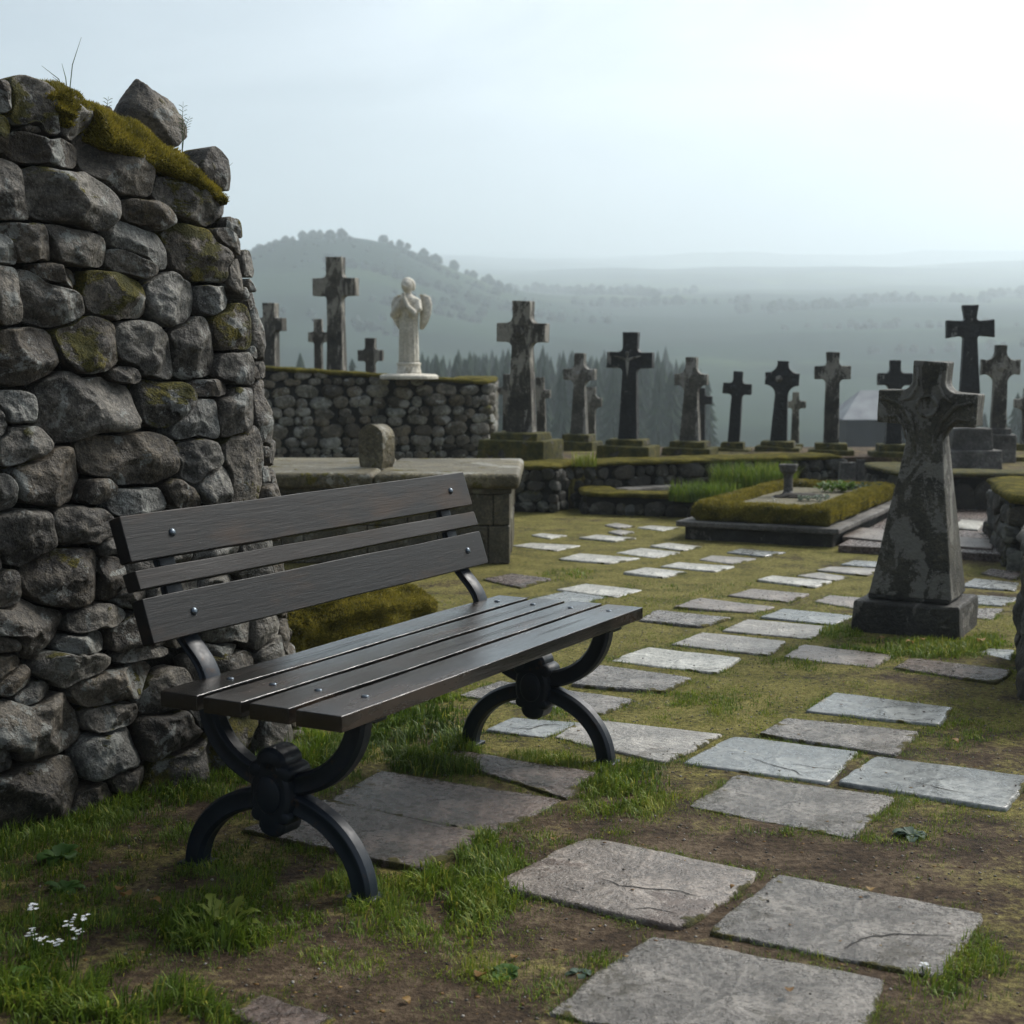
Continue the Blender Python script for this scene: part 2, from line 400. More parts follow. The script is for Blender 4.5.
def qfun(P, S, p=3.1):
    """superelliptic distance of points P (n,2) to seeds S (m,5) -> (n,m)"""
    dx = P[:, None, 0] - S[None, :, 0]; dz = P[:, None, 1] - S[None, :, 1]
    c, s_ = np.cos(S[:, 4]), np.sin(S[:, 4])
    a = (dx * c + dz * s_) / S[:, 2]; b = (-dx * s_ + dz * c) / S[:, 3]
    return (np.abs(a) ** p + np.abs(b) ** p) ** (1 / p)
def pack(path, seeds, batter=0.0, Mang=36, K=9, gap=.006, grow=1.18, bulge=.42, rough=1.0, depth_in=.07, detail=True, seed=1, flat=.0):
    rg = np.random.default_rng(seed); S = np.array([x[:5] for x in seeds], float)
    th = np.linspace(0, 2 * np.pi, Mang, endpoint=False); Vs = []; Fs = []; moss = []; tint = []; base = 0
    for i in range(len(S)):
        s0 = S[i]; big = max(s0[2], s0[3])
        near = np.where((np.abs(S[:, 0] - s0[0]) < big * 1.4 + S[:, 2] + S[:, 3]) & (np.abs(S[:, 1] - s0[1]) < big * 1.4 + S[:, 2] + S[:, 3]))[0]
        near = near[near != i]
        rr = np.linspace(.15, 1.3, 44) * big
        P = s0[None, None, :2] + rr[None, :, None] * np.stack([np.cos(th), np.sin(th)], -1)[:, None, :]
        Pf = P.reshape(-1, 2); qi = qfun(Pf, S[i:i + 1])[:, 0]
        qo = qfun(Pf, S[near]).min(1) if len(near) else np.full(len(Pf), 9.)
        ok = ((qi < qo) & (qi < grow)).reshape(Mang, -1)
        first = np.where(ok.all(1), ok.shape[1] - 1, np.maximum(np.argmin(ok, 1) - 1, 0)); r = rr[first]
        for _ in range(1 if detail else 2): r = .25 * np.roll(r, 1) + .5 * r + .25 * np.roll(r, -1)
        r = np.maximum(r - gap, .25 * min(s0[2], s0[3]))
        if detail:
            ph = rg.random(3) * 50
            r = r * (1 + np.array([.07 * noise.noise(Vector((math.cos(a) * 1.6 + ph[0], math.sin(a) * 1.6, ph[1]))) + .03 * noise.noise(Vector((math.cos(a) * 4 + ph[0], math.sin(a) * 4, ph[2]))) for a in th]))
        else: r = r * (1 + rg.normal(0, .04, Mang))
        mr = r.mean(); bl = bulge * min(mr * 1.0, min(s0[2], s0[3]) * 1.1) * rg.uniform(.75, 1.3)
        push = rg.normal(0, .10) * bl + flat
        # chiselled facets
        bl *= (seeds[i][7] if len(seeds[i]) > 7 else 1.0)
        pl = [(rg.uniform(.44, .90), *(rg.normal(0, .55, 2))) for _ in range(7 if detail else 3)]
        off = rg.random(3) * 100
        rows = []
        for kx in range(K + 2):
            if kx == 0: t, back = 1.0, True
            else: t, back = 1.0 - ((kx - 1) / K) ** 1.25, False
            t = max(t, .0)
            p2 = s0[:2] + (r * t * (.97 if back else 1))[:, None] * np.stack([np.cos(th), np.sin(th)], -1)
            d = np.full(Mang, bl * (max(0, 1 - t ** 3.2)) ** .6)
            if back: d[:] = -depth_in
            else:
                u = (p2 - s0[:2]) / mr
                for c_, gx, gy in pl: d = np.minimum(d, bl * (c_ + gx * u[:, 0] + gy * u[:, 1]))
                d = np.maximum(d, -.045)
            if detail and not back:
                am = rough * min(.034, .26 * bl + .005)
                d = d + np.array([am * (noise.noise(Vector((x * 9 + off[0], z * 9 + off[1], off[2]))) + .6 * noise.noise(Vector((x * 24 + off[0], z * 24, off[2]))) + .35 * noise.noise(Vector((x * 60, z * 60 + off[1], off[2])))) for x, z in p2]) * min(1, (1 - t) * 4 + .25)
            elif not back: d = d + rg.normal(0, .05 * bl, Mang)
            rows.append((p2, d + push))
        P2 = np.concatenate([a for a, b in rows]); D = np.concatenate([b for a, b in rows])
        Q, N = path.at(P2[:, 0]); XY = Q + N * (D - batter * P2[:, 1])[:, None]
        Vs.append(np.column_stack([XY, P2[:, 1]])); nr = len(rows)
        idx = base + np.arange(nr * Mang).reshape(nr, Mang); j = np.roll(idx, -1, 1)
        Fs.append(np.stack([idx[:-1], j[:-1], j[1:], idx[1:]], -1).reshape(-1, 4))
        base += nr * Mang
        moss += [seeds[i][5]] * (nr * Mang); tint += [seeds[i][6]] * (nr * Mang)
    return np.concatenate(Vs), [np.concatenate(Fs)], {'moss': moss, 'tint': tint}
def row_seeds(L, ztop, size, rg, z0=0.0, s0=0.0, ratio=.72):
    out = []; z = z0 + size * .3
    while True:
        s = s0 - rg.uniform(0, size); any_ = False; hrow = size * ratio * rg.uniform(.6, 1.4)
        while s < L:
            w = size * rg.choice([.5, .8, 1.0, 1.3, 1.8, 2.2]) * rg.uniform(.85, 1.15); c = s + w / 2
            if z < ztop(c) - hrow * .3:
                out.append([c, z + rg.normal(0, hrow * .12), w * .5, hrow * .5 * rg.uniform(.85, 1.15), rg.normal(0, .15), max(0, rg.normal(-.1, .2)), float(np.clip(rg.normal(0, .22), -.5, .5))]); any_ = True
            s += w
        z += hrow
        if not any_: break
    return out
def lumpy_strip(path, wid, z, thick, overhang=.03, amp=.02, seed=0, step=.06, inward=True, nsec=14):
    """rounded mossy coping that follows the path, lying from the face inward"""
    n = max(4, int(path.L / step)); rs = []
    for i in range(n + 1):
        s = path.L * i / n; q, N = path.at(np.array([s])); q = q[0]; N = N[0]; zz = z(s) if callable(z) else z
        ring = []; e = 0.25 if i in (0, n) else 1.0
        for k in range(nsec):
            a = 2 * math.pi * k / nsec; ca, sa = math.cos(a), math.sin(a)
            u = math.copysign(abs(ca) ** .55, ca) * (wid / 2 + overhang); v = math.copysign(abs(sa) ** .6, sa) * thick / 2 * (e if i in (0, n) else 1)
            nz = noise.noise(Vector((s * 5 + seed, u * 5, a))) + .5 * noise.noise(Vector((s * 14 + seed, u * 14, a)))
            u += amp * nz; v += amp * .8 * nz * (1 if sa > -.2 else .2)
            p = q - N * (wid / 2 + u); ring.append((p[0], p[1], zz + thick / 2 + v))
        rs.append(ring)
    return rs
def core_mesh(path, thick, ztop, batter=0.0, inset=.05, z0=-.05, step=.08):
    n = max(2, int(path.L / step)); rs = []
    for i in range(n + 1):
        s = path.L * i / n; q, N = path.at(np.array([s])); q = q[0]; N = N[0]; zt = ztop(s)
        a0 = q - N * inset; a1 = q - N * (inset + batter * zt); b0 = q - N * (thick); 
        rs.append([(a0[0], a0[1], z0), (a1[0], a1[1], zt), (b0[0], b0[1], zt), (b0[0], b0[1], z0)])
    return rs
def strip_between(path, wid, z):
    pass

# ------------------------------------------------------------------ big dry stone wall on the left
A = at(0, 838)[:2]; B = at(297, 752)[:2]
td = (B - A) / np.linalg.norm(B - A); nd = np.array([td[1], -td[0]])
BAT = .085
start = A - td * 1.5
rc = .30; E0 = B - td * .10
arc = [start, E0]
ang0 = math.atan2(nd[1], nd[0]); cen = E0 - nd * rc
for k_ in range(1, 10):
    a = ang0 + R(115) * k_ / 9; arc.append(cen + rc * np.array([math.cos(a), math.sin(a)]))
tl = arc[-1] - arc[-2]; tl /= np.linalg.norm(tl); arc.append(arc[-1] + tl * .45)
WP = Path(arc, .03, 3)
SOFF = 1.5; SE = SOFF + np.linalg.norm(E0 - A)
C0 = np.array([0, 0, H])
def wall_sz(px, py):
    d = ray(px, py); g = np.dot(nd, C0[:2] - A) + BAT * H; h_ = np.dot(nd, d[:2]) + BAT * d[2]
    t = -g / h_; p = C0 + t * d; return np.dot(p[:2] - A, td) + SOFF, p[2]
TOPPX = [(-300, 82), (0, 80), (60, 88), (92, 100), (100, 128), (150, 146), (200, 166), (232, 186), (244, 224), (262, 246), (300, 300)]
tops = [wall_sz(*p) for p in TOPPX]
def wtop(s): return float(np.interp(s, [t[0] for t in tops], [t[1] for t in tops]))
Z1 = [(15, 120, 60, 100, 0, 0, 0), (120, 165, 170, 170, 30, .9, 0), (230, 175, 120, 170, 70, .2, 0), (110, 218, 80, 45, 0, 0, .1), (150, 290, 240, 110, 8, 0, -.1), (385, 345, 240, 180, 20, .1, .0), (235, 440, 300, 190, 8, .12, .05), (35, 420, 110, 200, -10, 0, -.1), (5, 235, 60, 120, 0, .7, 0), (480, 490, 170, 100, 8, .1, 0), (635, 450, 270, 140, 12, .25, -.05), (715, 355, 110, 110, 30, .2, -.1), (570, 345, 150, 90, 30, .7, -.1), (100, 580, 190, 120, 10, .2, -.2), (25, 600, 80, 110, 0, 0, .2), (250, 595, 210, 125, 12, 0, .1), (465, 600, 210, 130, 25, 0, .0), (440, 650, 170, 90, 15, 0, .1), (650, 625, 230, 170, 15, .4, .05), (200, 690, 160, 75, 12, 0, -.1), (745, 575, 120, 80, 15, .1, -.1), (765, 530, 100, 60, 20, .9, 0), (30, 750, 80, 190, 0, 0, .1), (165, 770, 215, 150, 20, 0, .1), (375, 755, 220, 150, 15, .42, -.05), (555, 765, 160, 180, 40, 0, .2), (695, 765, 125, 100, 0, 0, .15), (762, 690, 80, 110, 0, .1, 0), (760, 860, 160, 150, 0, .4, .1), (625, 920, 140, 190, -15, 0, .0), (480, 925, 200, 170, 35, 0, .42), (290, 930, 170, 210, -10, .45, -.1), (90, 950, 190, 170, 0, 0, -.05), (775, 985, 170, 110, 0, 0, .1), (400, 1012, 110, 70, 0, 0, .1), (815, 640, 60, 170, 0, 0, .1)]
Z2 = [(65, 155, 130, 110, 0, .2, -.1), (290, 140, 350, 240, 0, 0, .12), (545, 140, 180, 150, 15, .4, -.05), (690, 92, 140, 60, 0, 0, .0), (765, 170, 125, 170, 20, 0, .1), (635, 195, 170, 140, -15, 0, .4), (850, 110, 60, 90, 0, 0, .3), (80, 270, 170, 130, 0, 0, .05), (0, 200, 50, 110, 0, 0, .2), (430, 315, 350, 170, 8, 0, -.05), (635, 315, 130, 160, -25, 0, .05), (800, 340, 190, 270, 10, .25, .1), (700, 400, 120, 110, 0, 0, -.1), (170, 385, 250, 180, -15, .1, -.15), (25, 430, 70, 120, 0, 0, .1), (325, 415, 110, 90, -20, .1, -.1), (450, 450, 200, 80, 0, 0, .35), (590, 430, 130, 90, 40, 0, -.2), (90, 555, 200, 190, -15, .05, -.1), (265, 535, 190, 130, 5, 0, .05), (355, 600, 70, 60, 0, 0, 0), (215, 700, 260, 200, -15, .15, -.2), (30, 745, 90, 150, 0, 0, .0), (370, 700, 100, 150, 0, 0, -.2), (100, 860, 260, 200, 10, 0, -.1), (320, 830, 210, 90, -10, 0, .0), (260, 930, 240, 130, -5, 0, .1), (460, 900, 200, 160, 0, .0, .0), (430, 760, 130, 80, 0, 0, 0), (740, 860, 170, 150, 0, 0, .1), (580, 840, 160, 150, 0, 0, 0), (720, 960, 190, 150, 0, 0, 0), (868, 870, 110, 130, 0, 0, .1), (25, 980, 120, 110, 0, 0, -.1), (935, 500, 60, 220, 0, .1, .35), (930, 260, 70, 190, 0, 0, .35), (520, 640, 240, 130, 0, 0, .0), (690, 600, 180, 160, 0, 0, .1), (840, 640, 150, 190, 0, 0, .1), (560, 740, 180, 80, 0, 0, 0), (720, 740, 150, 90, 0, 0, .1)]
Z3 = [(210, 50, 210, 130, 0, 0, .05), (30, 10, 110, 80, 0, 0, 0), (385, 25, 160, 80, 0, 0, 0), (600, 45, 150, 110, 0, 0, .0), (320, 122, 240, 100, -5, 0, .0), (40, 105, 90, 90, 0, 0, -.1), (95, 145, 110, 60, -15, 0, -.1), (110, 240, 270, 180, 5, 0, -.05), (300, 205, 130, 80, 0, 0, -.1), (450, 140, 130, 110, 0, 0, -.1), (460, 250, 170, 120, 0, .1, -.2), (300, 305, 170, 120, -5, 0, .0), (10, 320, 70, 80, 0, 0, -.1), (100, 400, 260, 170, -5, 0, -.1), (350, 375, 110, 60, 0, 0, -.2), (255, 425, 110, 70, 0, 0, -.2), (650, 260, 110, 120, 0, .5, -.1), (760, 270, 90, 150, 0, 0, .1), (740, 30, 90, 110, 0, 0, .1), (560, 190, 120, 90, 0, 0, 0)]
seeds = []
def add_seed(px, py, w, h, rot, ms, tn):
    s, z = wall_sz(px, py); s2, _ = wall_sz(px + 5, py); _, z2 = wall_sz(px, py + 5)
    ks = abs(s2 - s) / 5; kz = abs(z2 - z) / 5
    seeds.append([s, z, w * ks * .53, h * kz * .53, -R(rot) * .8, ms, float(np.clip(tn + rnd.gauss(0, .17), -.5, .5))])
for zx, zy, w, h, ro, ms, tn in Z1: add_seed(zx / 3.2, 60 + zy / 3.2, w / 3.2, h / 3.2, ro, min(.5, ms * 1.3 + (.12 if zx > 500 and ms > 0 else 0)), tn)
for zx, zy, w, h, ro, ms, tn in Z2: add_seed(zx / 3.2, 360 + zy / 3.2, w / 3.2, h / 3.2, ro, ms, tn)
for zx, zy, w, h, ro, ms, tn in Z3: add_seed(zx / 2.667, 640 + zy / 2.667, w / 2.667, h / 2.667, ro, ms, tn)
seeds = [q for q in seeds if q[0] < SE + .07]
for q in seeds:
    if q[0] > SE - .05: q[2] = min(q[2], .085)
for rad in (.10, .085, .07, .055, .04, .028, .02):
    for _ in range(1500):
        s, z = RNG.uniform(0, WP.L), RNG.uniform(.0, 2.0)
        if z > wtop(s) - rad * .75: continue
        asp = RNG.uniform(1.0, 1.7); S = np.array([x[:5] for x in seeds])
        q = qfun(np.array([[s, z]]), S)[0]
        if (q > 1 + rad / np.minimum(S[:, 2], S[:, 3]) * .72).all():
            seeds.append([s, z, rad * asp, rad, RNG.normal(0, .25), max(0, RNG.normal(-.1, .2)), float(np.clip(RNG.normal(-.03, .16), -.5, .5))])
seeds = [q + [.4 if q[0] > SE - .02 else 1.0] for q in seeds]
V, Fc, at_ = pack(WP, seeds, BAT, 44, 12, gap=.0045, grow=1.16, bulge=.62, rough=1.0, depth_in=.12, seed=3)
wall = thing('dry_stone_wall', 'tall dry stone wall of big dark fieldstones with a mossy top, behind the bench', 'wall', (B[0], B[1], 0))
def parent_keep(o, p):
    o.parent = p; o.matrix_parent_inverse = p.matrix_basis.inverted(); return o
bpy.context.view_layer.update()
def pk(o, p):
    from mathutils import Matrix
    o.parent = p
    o.matrix_parent_inverse = (Matrix.Translation(p.location) @ p.rotation_euler.to_matrix().to_4x4()).inverted()
    return o
pk(link_mesh('stones', mesh_np('stones', V, Fc, at_), M['fieldstone'], smooth=True), wall)
mb = MB(); mb.rings(core_mesh(WP, .55, lambda s: wtop(s) - .07, BAT, .075)); pk(mb.build('core', M['core']), wall)

# blades scattered as one mesh
class Blades:
    def __init__(s): s.rows = []
    def add(s, P, L, W, lean, tint, head=None, N=None):
        n = len(P); h = RNG.uniform(0, 2 * np.pi, n) if head is None else head
        s.rows.append((np.asarray(P, float), np.broadcast_to(L, n).astype(float), np.broadcast_to(W, n).astype(float), np.broadcast_to(lean, n).astype(float), np.broadcast_to(tint, n).astype(float), h, np.tile([0, 0, 1.], (n, 1)) if N is None else N))
    def build(s, name, m, parent=None):
        P, L, W, ln, ti, h, N = [np.concatenate([r[k] for r in s.rows]) for k in range(7)]
        d = np.stack([np.cos(h), np.sin(h), 0 * h], -1); d = d - N * (d * N).sum(1)[:, None]; d /= np.linalg.norm(d, axis=1)[:, None] + 1e-9
        w = np.cross(N, d)
        mid = P + N * (L * .55 * np.cos(ln * .4))[:, None] + d * (L * .55 * np.sin(ln * .4))[:, None]
        tip = mid + N * (L * .45 * np.cos(ln * 1.3))[:, None] + d * (L * .45 * np.sin(ln * 1.3))[:, None]
        hw = (W * .5)[:, None] * w
        V = np.stack([P - hw, P + hw, mid - hw * .75, mid + hw * .75, tip], 1).reshape(-1, 3)
        i = np.arange(len(P)) * 5
        me = mesh_np(name, V, [np.stack([i, i + 1, i + 3, i + 2], -1), np.stack([i + 2, i + 3, i + 4], -1)], {'tint': np.repeat(ti, 5)})
        return link_mesh(name, me, m, parent)
def fuzz_on(o_mesh, n, L, name, m, parent, lean=.5, world=True, zmin=None):
    """short moss stalks over a mesh surface"""
    me = o_mesh; nv = len(me.vertices); V = np.zeros(nv * 3); me.vertices.foreach_get('co', V); V = V.reshape(-1, 3)
    me.calc_loop_triangles(); T = np.zeros(len(me.loop_triangles) * 3, dtype=np.int32); me.loop_triangles.foreach_get('vertices', T); T = T.reshape(-1, 3)
    a, b, c = V[T[:, 0]], V[T[:, 1]], V[T[:, 2]]; nn = np.cross(b - a, c - a); ar = np.linalg.norm(nn, axis=1); nn /= ar[:, None] + 1e-12
    wt = ar * np.clip(nn[:, 2] + .55, 0, 2)
    k = RNG.choice(len(T), n, p=wt / wt.sum()); u, v = RNG.random(n), RNG.random(n); f = u + v > 1; u[f], v[f] = 1 - u[f], 1 - v[f]
    P = a[k] + (b[k] - a[k]) * u[:, None] + (c[k] - a[k]) * v[:, None] - nn[k] * .001
    bl = Blades(); N = nn[k] + np.array([0, 0, .5]); N /= np.linalg.norm(N, axis=1)[:, None]
    pn = np.array([noise.noise(Vector(p * 14)) for p in P])
    bl.add(P, L * RNG.uniform(.5, 1.3, n), L * .22, RNG.uniform(.1, lean * 2, n), np.clip(.45 + .5 * pn + RNG.normal(0, .15, n), 0, 1), N=N)
    return bl.build(name, m, parent)

# moss mat along the wall top
mp = [wall_sz(*p) for p in [(88, 120), (120, 132), (150, 147), (185, 166), (214, 182), (236, 192)]]
rs = []; sg = 22
for i in range(41):
    t = i / 40 * (len(mp) - 1); j = min(int(t), len(mp) - 2); f = t - j
    s = mp[j][0] * (1 - f) + mp[j + 1][0] * f; z = mp[j][1] * (1 - f) + mp[j + 1][1] * f
    q, N = WP.at(np.array([s])); q, N = q[0], N[0]; e = max(.15, min(1, i / 4, (40 - i) / 4)); ring = []
    for k_ in range(sg):
        a = 2 * math.pi * k_ / sg; nz = noise.noise(Vector((s * 7, math.cos(a) * 1.4, math.sin(a) * 1.4))) + .5 * noise.noise(Vector((s * 20, math.cos(a) * 3, math.sin(a) * 3)))
        e2 = e * (1.1 - .35 * i / 40); u = math.cos(a) * (.14 * e2 + .03 * nz) + .01; v = math.sin(a) * (.060 * e2 + .030 * nz) - (.05 if math.cos(a) > .3 else 0) * math.cos(a)
        p = q + N * (-BAT * z - .115 + u); ring.append((p[0], p[1], z + .012 + v))
    rs.append(ring)
mb = MB(); mb.rings(rs); o = mb.build('moss_cap', M['moss'], smooth=True); pk(o, wall)
fz = fuzz_on(o.data, 16000, .013, 'moss_fuzz', M['fuzz'], None); fz.parent = o
# second moss cushion over the big mossy capstone at the left
def blob(cx, rad, sub=5, amp=.12, fr=2.2, seed=0, cuts=0, squash=None, oct_=3):
    bm = bmesh.new(); bmesh.ops.create_icosphere(bm, subdivisions=sub, radius=1.0); rg = random.Random(seed)
    pls = []
    for _ in range(cuts):
        n = Vector((rg.gauss(0, 1), rg.gauss(0, 1), rg.gauss(0, .8))).normalized(); pls.append((n, rg.uniform(.62, .88)))
    for v in bm.verts:
        p = v.co.copy()
        for n, d in pls:
            e = p.dot(n)
            if e > d: p -= n * (e - d) * .92
        o3 = Vector((seed * 3.1, seed * 1.7, 0))
        k2 = 1 + amp * (noise.noise(p * fr + o3) + .5 * noise.noise(p * fr * 2.3 + o3) + (.3 * noise.noise(p * fr * 5 + o3) + .18 * noise.noise(p * fr * 11 + o3) if oct_ > 2 else 0))
        v.co = Vector((p.x * rad[0] * k2, p.y * rad[1] * k2, p.z * rad[2] * k2))
        if squash is not None and v.co.z < squash: v.co.z = squash + (v.co.z - squash) * .2
    me = bpy.data.meshes.new('blob'); bm.to_mesh(me); bm.free()
    return me
def set_attr(me, **kw):
    for k2, v in kw.items():
        a = me.attributes.new(k2, 'FLOAT', 'POINT'); a.data.foreach_set('value', [v] * len(me.vertices))
def on_wall(px, py, back):
    d = ray(px, py); t = -(np.dot(nd, C0[:2] - A) + BAT * H + back) / (np.dot(nd, d[:2]) + BAT * d[2]); p = C0 + t * d; return (p[0], p[1], p[2])
me = blob(0, (.125, .12, .075), 5, .2, 2, 5, 2); o = link_mesh('moss_cushion', me, M['moss'], smooth=True)
p = on_wall(40, 112, .09); o.location = p; fz = fuzz_on(o.data, 9000, .012, 'moss_fuzz', M['fuzz'], o); pk(o, wall)
# loose boulders lying on top
def boulder(name, label, px, py, w, h, back, seed, cuts, moss=0.0, shape=None, cat='boulder', mat='fieldstone', amp=.1):
    p = on_wall(px, py, back); d = math.hypot(p[0], p[1]); kx = d / F
    me = blob(0, (w * kx * .52, w * kx * .45, h * kx * .53), 5, amp, 1.6, seed, cuts)
    if shape:
        for v in me.vertices: v.co = shape(v.co, w * kx * .5, h * kx * .5)
    set_attr(me, moss=moss, tint=-.06)
    o = link_mesh(name, me, M[mat], smooth=True, loc=(p[0], p[1], p[2])); o.rotation_euler = (0, 0, .5)
    return tag(o, label, cat)
def peak(c, w, h):
    t = (c.z / h + 1) / 2; f = 1.12 - .72 * max(0, t) ** 1.3
    return Vector((c.x * f - .12 * w * (t - .5), c.y * f, c.z))
boulder('boulder', 'pointed dark boulder sitting loose on the mossy top of the stone wall', 147, 120, 80, 76, .30, 8, 7, .06, peak)
boulder('stone', 'small grey cobble wedged beside the pointed boulder on the wall top', 106, 113, 14, 12, .12, 9, 4)

CRACK = Nd('crack').done((.012, .010, .008), .95)
# ------------------------------------------------------------------ the bench
BP = dict(bx=-.7995, by=3.2723, head=.501, L=1.5685, W=.5062, zs=.4601, t=.036)
bench = thing('park_bench', 'dark wooden slatted bench with black cast iron scroll legs beside the stone wall', 'bench', (BP['bx'], BP['by'], 0), math.pi / 2 - BP['head'])
L, W, ZS, T = BP['L'], BP['W'], BP['zs'], BP['t']
def slat(name, u0, u1, sec, mat, grow=0.0, nx=40, seed=0):
    """sec: four (v,z) corners, rounded; runs along the bench"""
    pts = []
    for i in range(4):
        a, b, c = Vector(sec[i - 1]), Vector(sec[i]), Vector(sec[(i + 1) % 4])
        r = .0022
        d1 = (a - b).normalized(); d2 = (c - b).normalized()
        pts += [b + d1 * r, b + (d1 + d2) * r * .3, b + d2 * r]
    rs = []
    for i in range(nx + 1):
        u = u0 + (u1 - u0) * i / nx; e = 1.0
        if i in (0, nx): e = .90
        cx = sum(p[0] for p in pts) / 12; cz = sum(p[1] for p in pts) / 12
        du = .0018 * noise.noise(Vector((u * 3, seed * 9.1, 0)))
        uu = u if i not in (0, nx) else u
        rs.append([(uu, -(cx + (p[0] - cx) * (1 - (1 - e) * .25)), cz + (p[1] - cz) * (1 - (1 - e) * .6) + du + .0008 * noise.noise(Vector((u * 9, q * 1.3, seed * 5)))) for q, p in enumerate(pts)])
        if i == 0: rs.append([(u0 + .004, -p[0], p[1] + du) for p in pts])
        if i == nx - 1: rs.append([(u1 - .004, -p[0], p[1] + du) for p in pts])
    mb = MB(); mb.rings(rs); o = mb.build(name, mat, bench)
    for f in o.data.polygons: f.use_smooth = len(f.vertices) == 4
    wnm = o.modifiers.new('weighted', 'WEIGHTED_NORMAL'); wnm.weight = 80
    return o
sw = W / 4
for i in range(4):
    g = .014
    o = slat('seat_slat', -.003 * (i % 2), L + .004 * ((i * 7) % 3 - 1), [(i * sw + g * .5, ZS - T), (i * sw + g * .5, ZS), ((i + 1) * sw - g * (1 if i < 3 else 0), ZS), ((i + 1) * sw - g * (1 if i < 3 else 0), ZS - T)], M['wood_seat'], seed=i)
for (v0, u0_, u1_) in ((.318, .55, 1.50), (.19, .95, 1.56), (.06, .2, .9), (.44, 1.0, 1.3)):
    mb = MB(); n_ = 24; vs = []
    for q in range(n_ + 1):
        u_ = u0_ + (u1_ - u0_) * q / n_; c_ = v0 + .004 * noise.noise(Vector((u_ * 4, v0 * 50, 1))); hw_ = .0016 * math.sin(math.pi * (q + .3) / (n_ + .6)) + .0002
        vs += [(u_, -(c_ - hw_), ZS + .0022), (u_, -(c_ + hw_), ZS + .0022)]
    mb.add(vs, [[2 * q, 2 * q + 1, 2 * q + 3, 2 * q + 2] for q in range(n_)]); mb.build('wood_split', CRACK, bench)
BK = [((-.1185, .8473), (-.0856, .7441)), ((-.0795, .7235), (-.064, .6815)), ((-.0565, .6618), (-.0244, .5612))]
bdir = Vector((BK[2][1][0] - BK[0][0][0], BK[2][1][1] - BK[0][0][1])).normalized(); bn = Vector((-bdir[1], bdir[0]))   # front normal (v,z)
if bn[0] < 0: bn = -bn
th = [.034, .040, .034]
for i, (a, b) in enumerate(BK):
    a, b = Vector(a), Vector(b); t_ = th[i] 
    o = slat('back_slat', .017 + (.004 if i == 1 else 0), 1.558 - (.004 if i == 2 else 0), [tuple(b - bn * t_), tuple(a - bn * t_), tuple(a), tuple(b)], M['wood_back' if i != 1 else 'wood_mid'], seed=10 + i)
    if i == 1: o['label'] = 'narrow rough-grained middle back slat'
def bar_sweep(mb, pts, wid, thk, u, ridge=True):
    """pts (v,z) centre line; profile: wid in plane, thk across u with a raised rib"""
    pts = [Vector(p) for p in pts]; rs = []
    for i, p in enumerate(pts):
        d = (pts[min(i + 1, len(pts) - 1)] - pts[max(i - 1, 0)]).normalized(); n = Vector((-d[1], d[0]))
        w = wid[i] if isinstance(wid, (list, tuple)) else wid; hw, ht = w / 2, thk / 2
        prof = [(-hw, -ht * .55), (-hw * .72, -ht), (-hw * .2, -ht * .86), (hw * .2, -ht * .86), (hw * .72, -ht), (hw, -ht * .55), (hw, ht * .55), (hw * .72, ht), (hw * .2, ht * .86), (-hw * .2, ht * .86), (-hw * .72, ht), (-hw, ht * .55)]
        rs.append([(u + b, -(p[0] + n[0] * a), p[1] + n[1] * a) for a, b in prof])
    mb.rings(rs)
VM, ZM = .2047, .2125
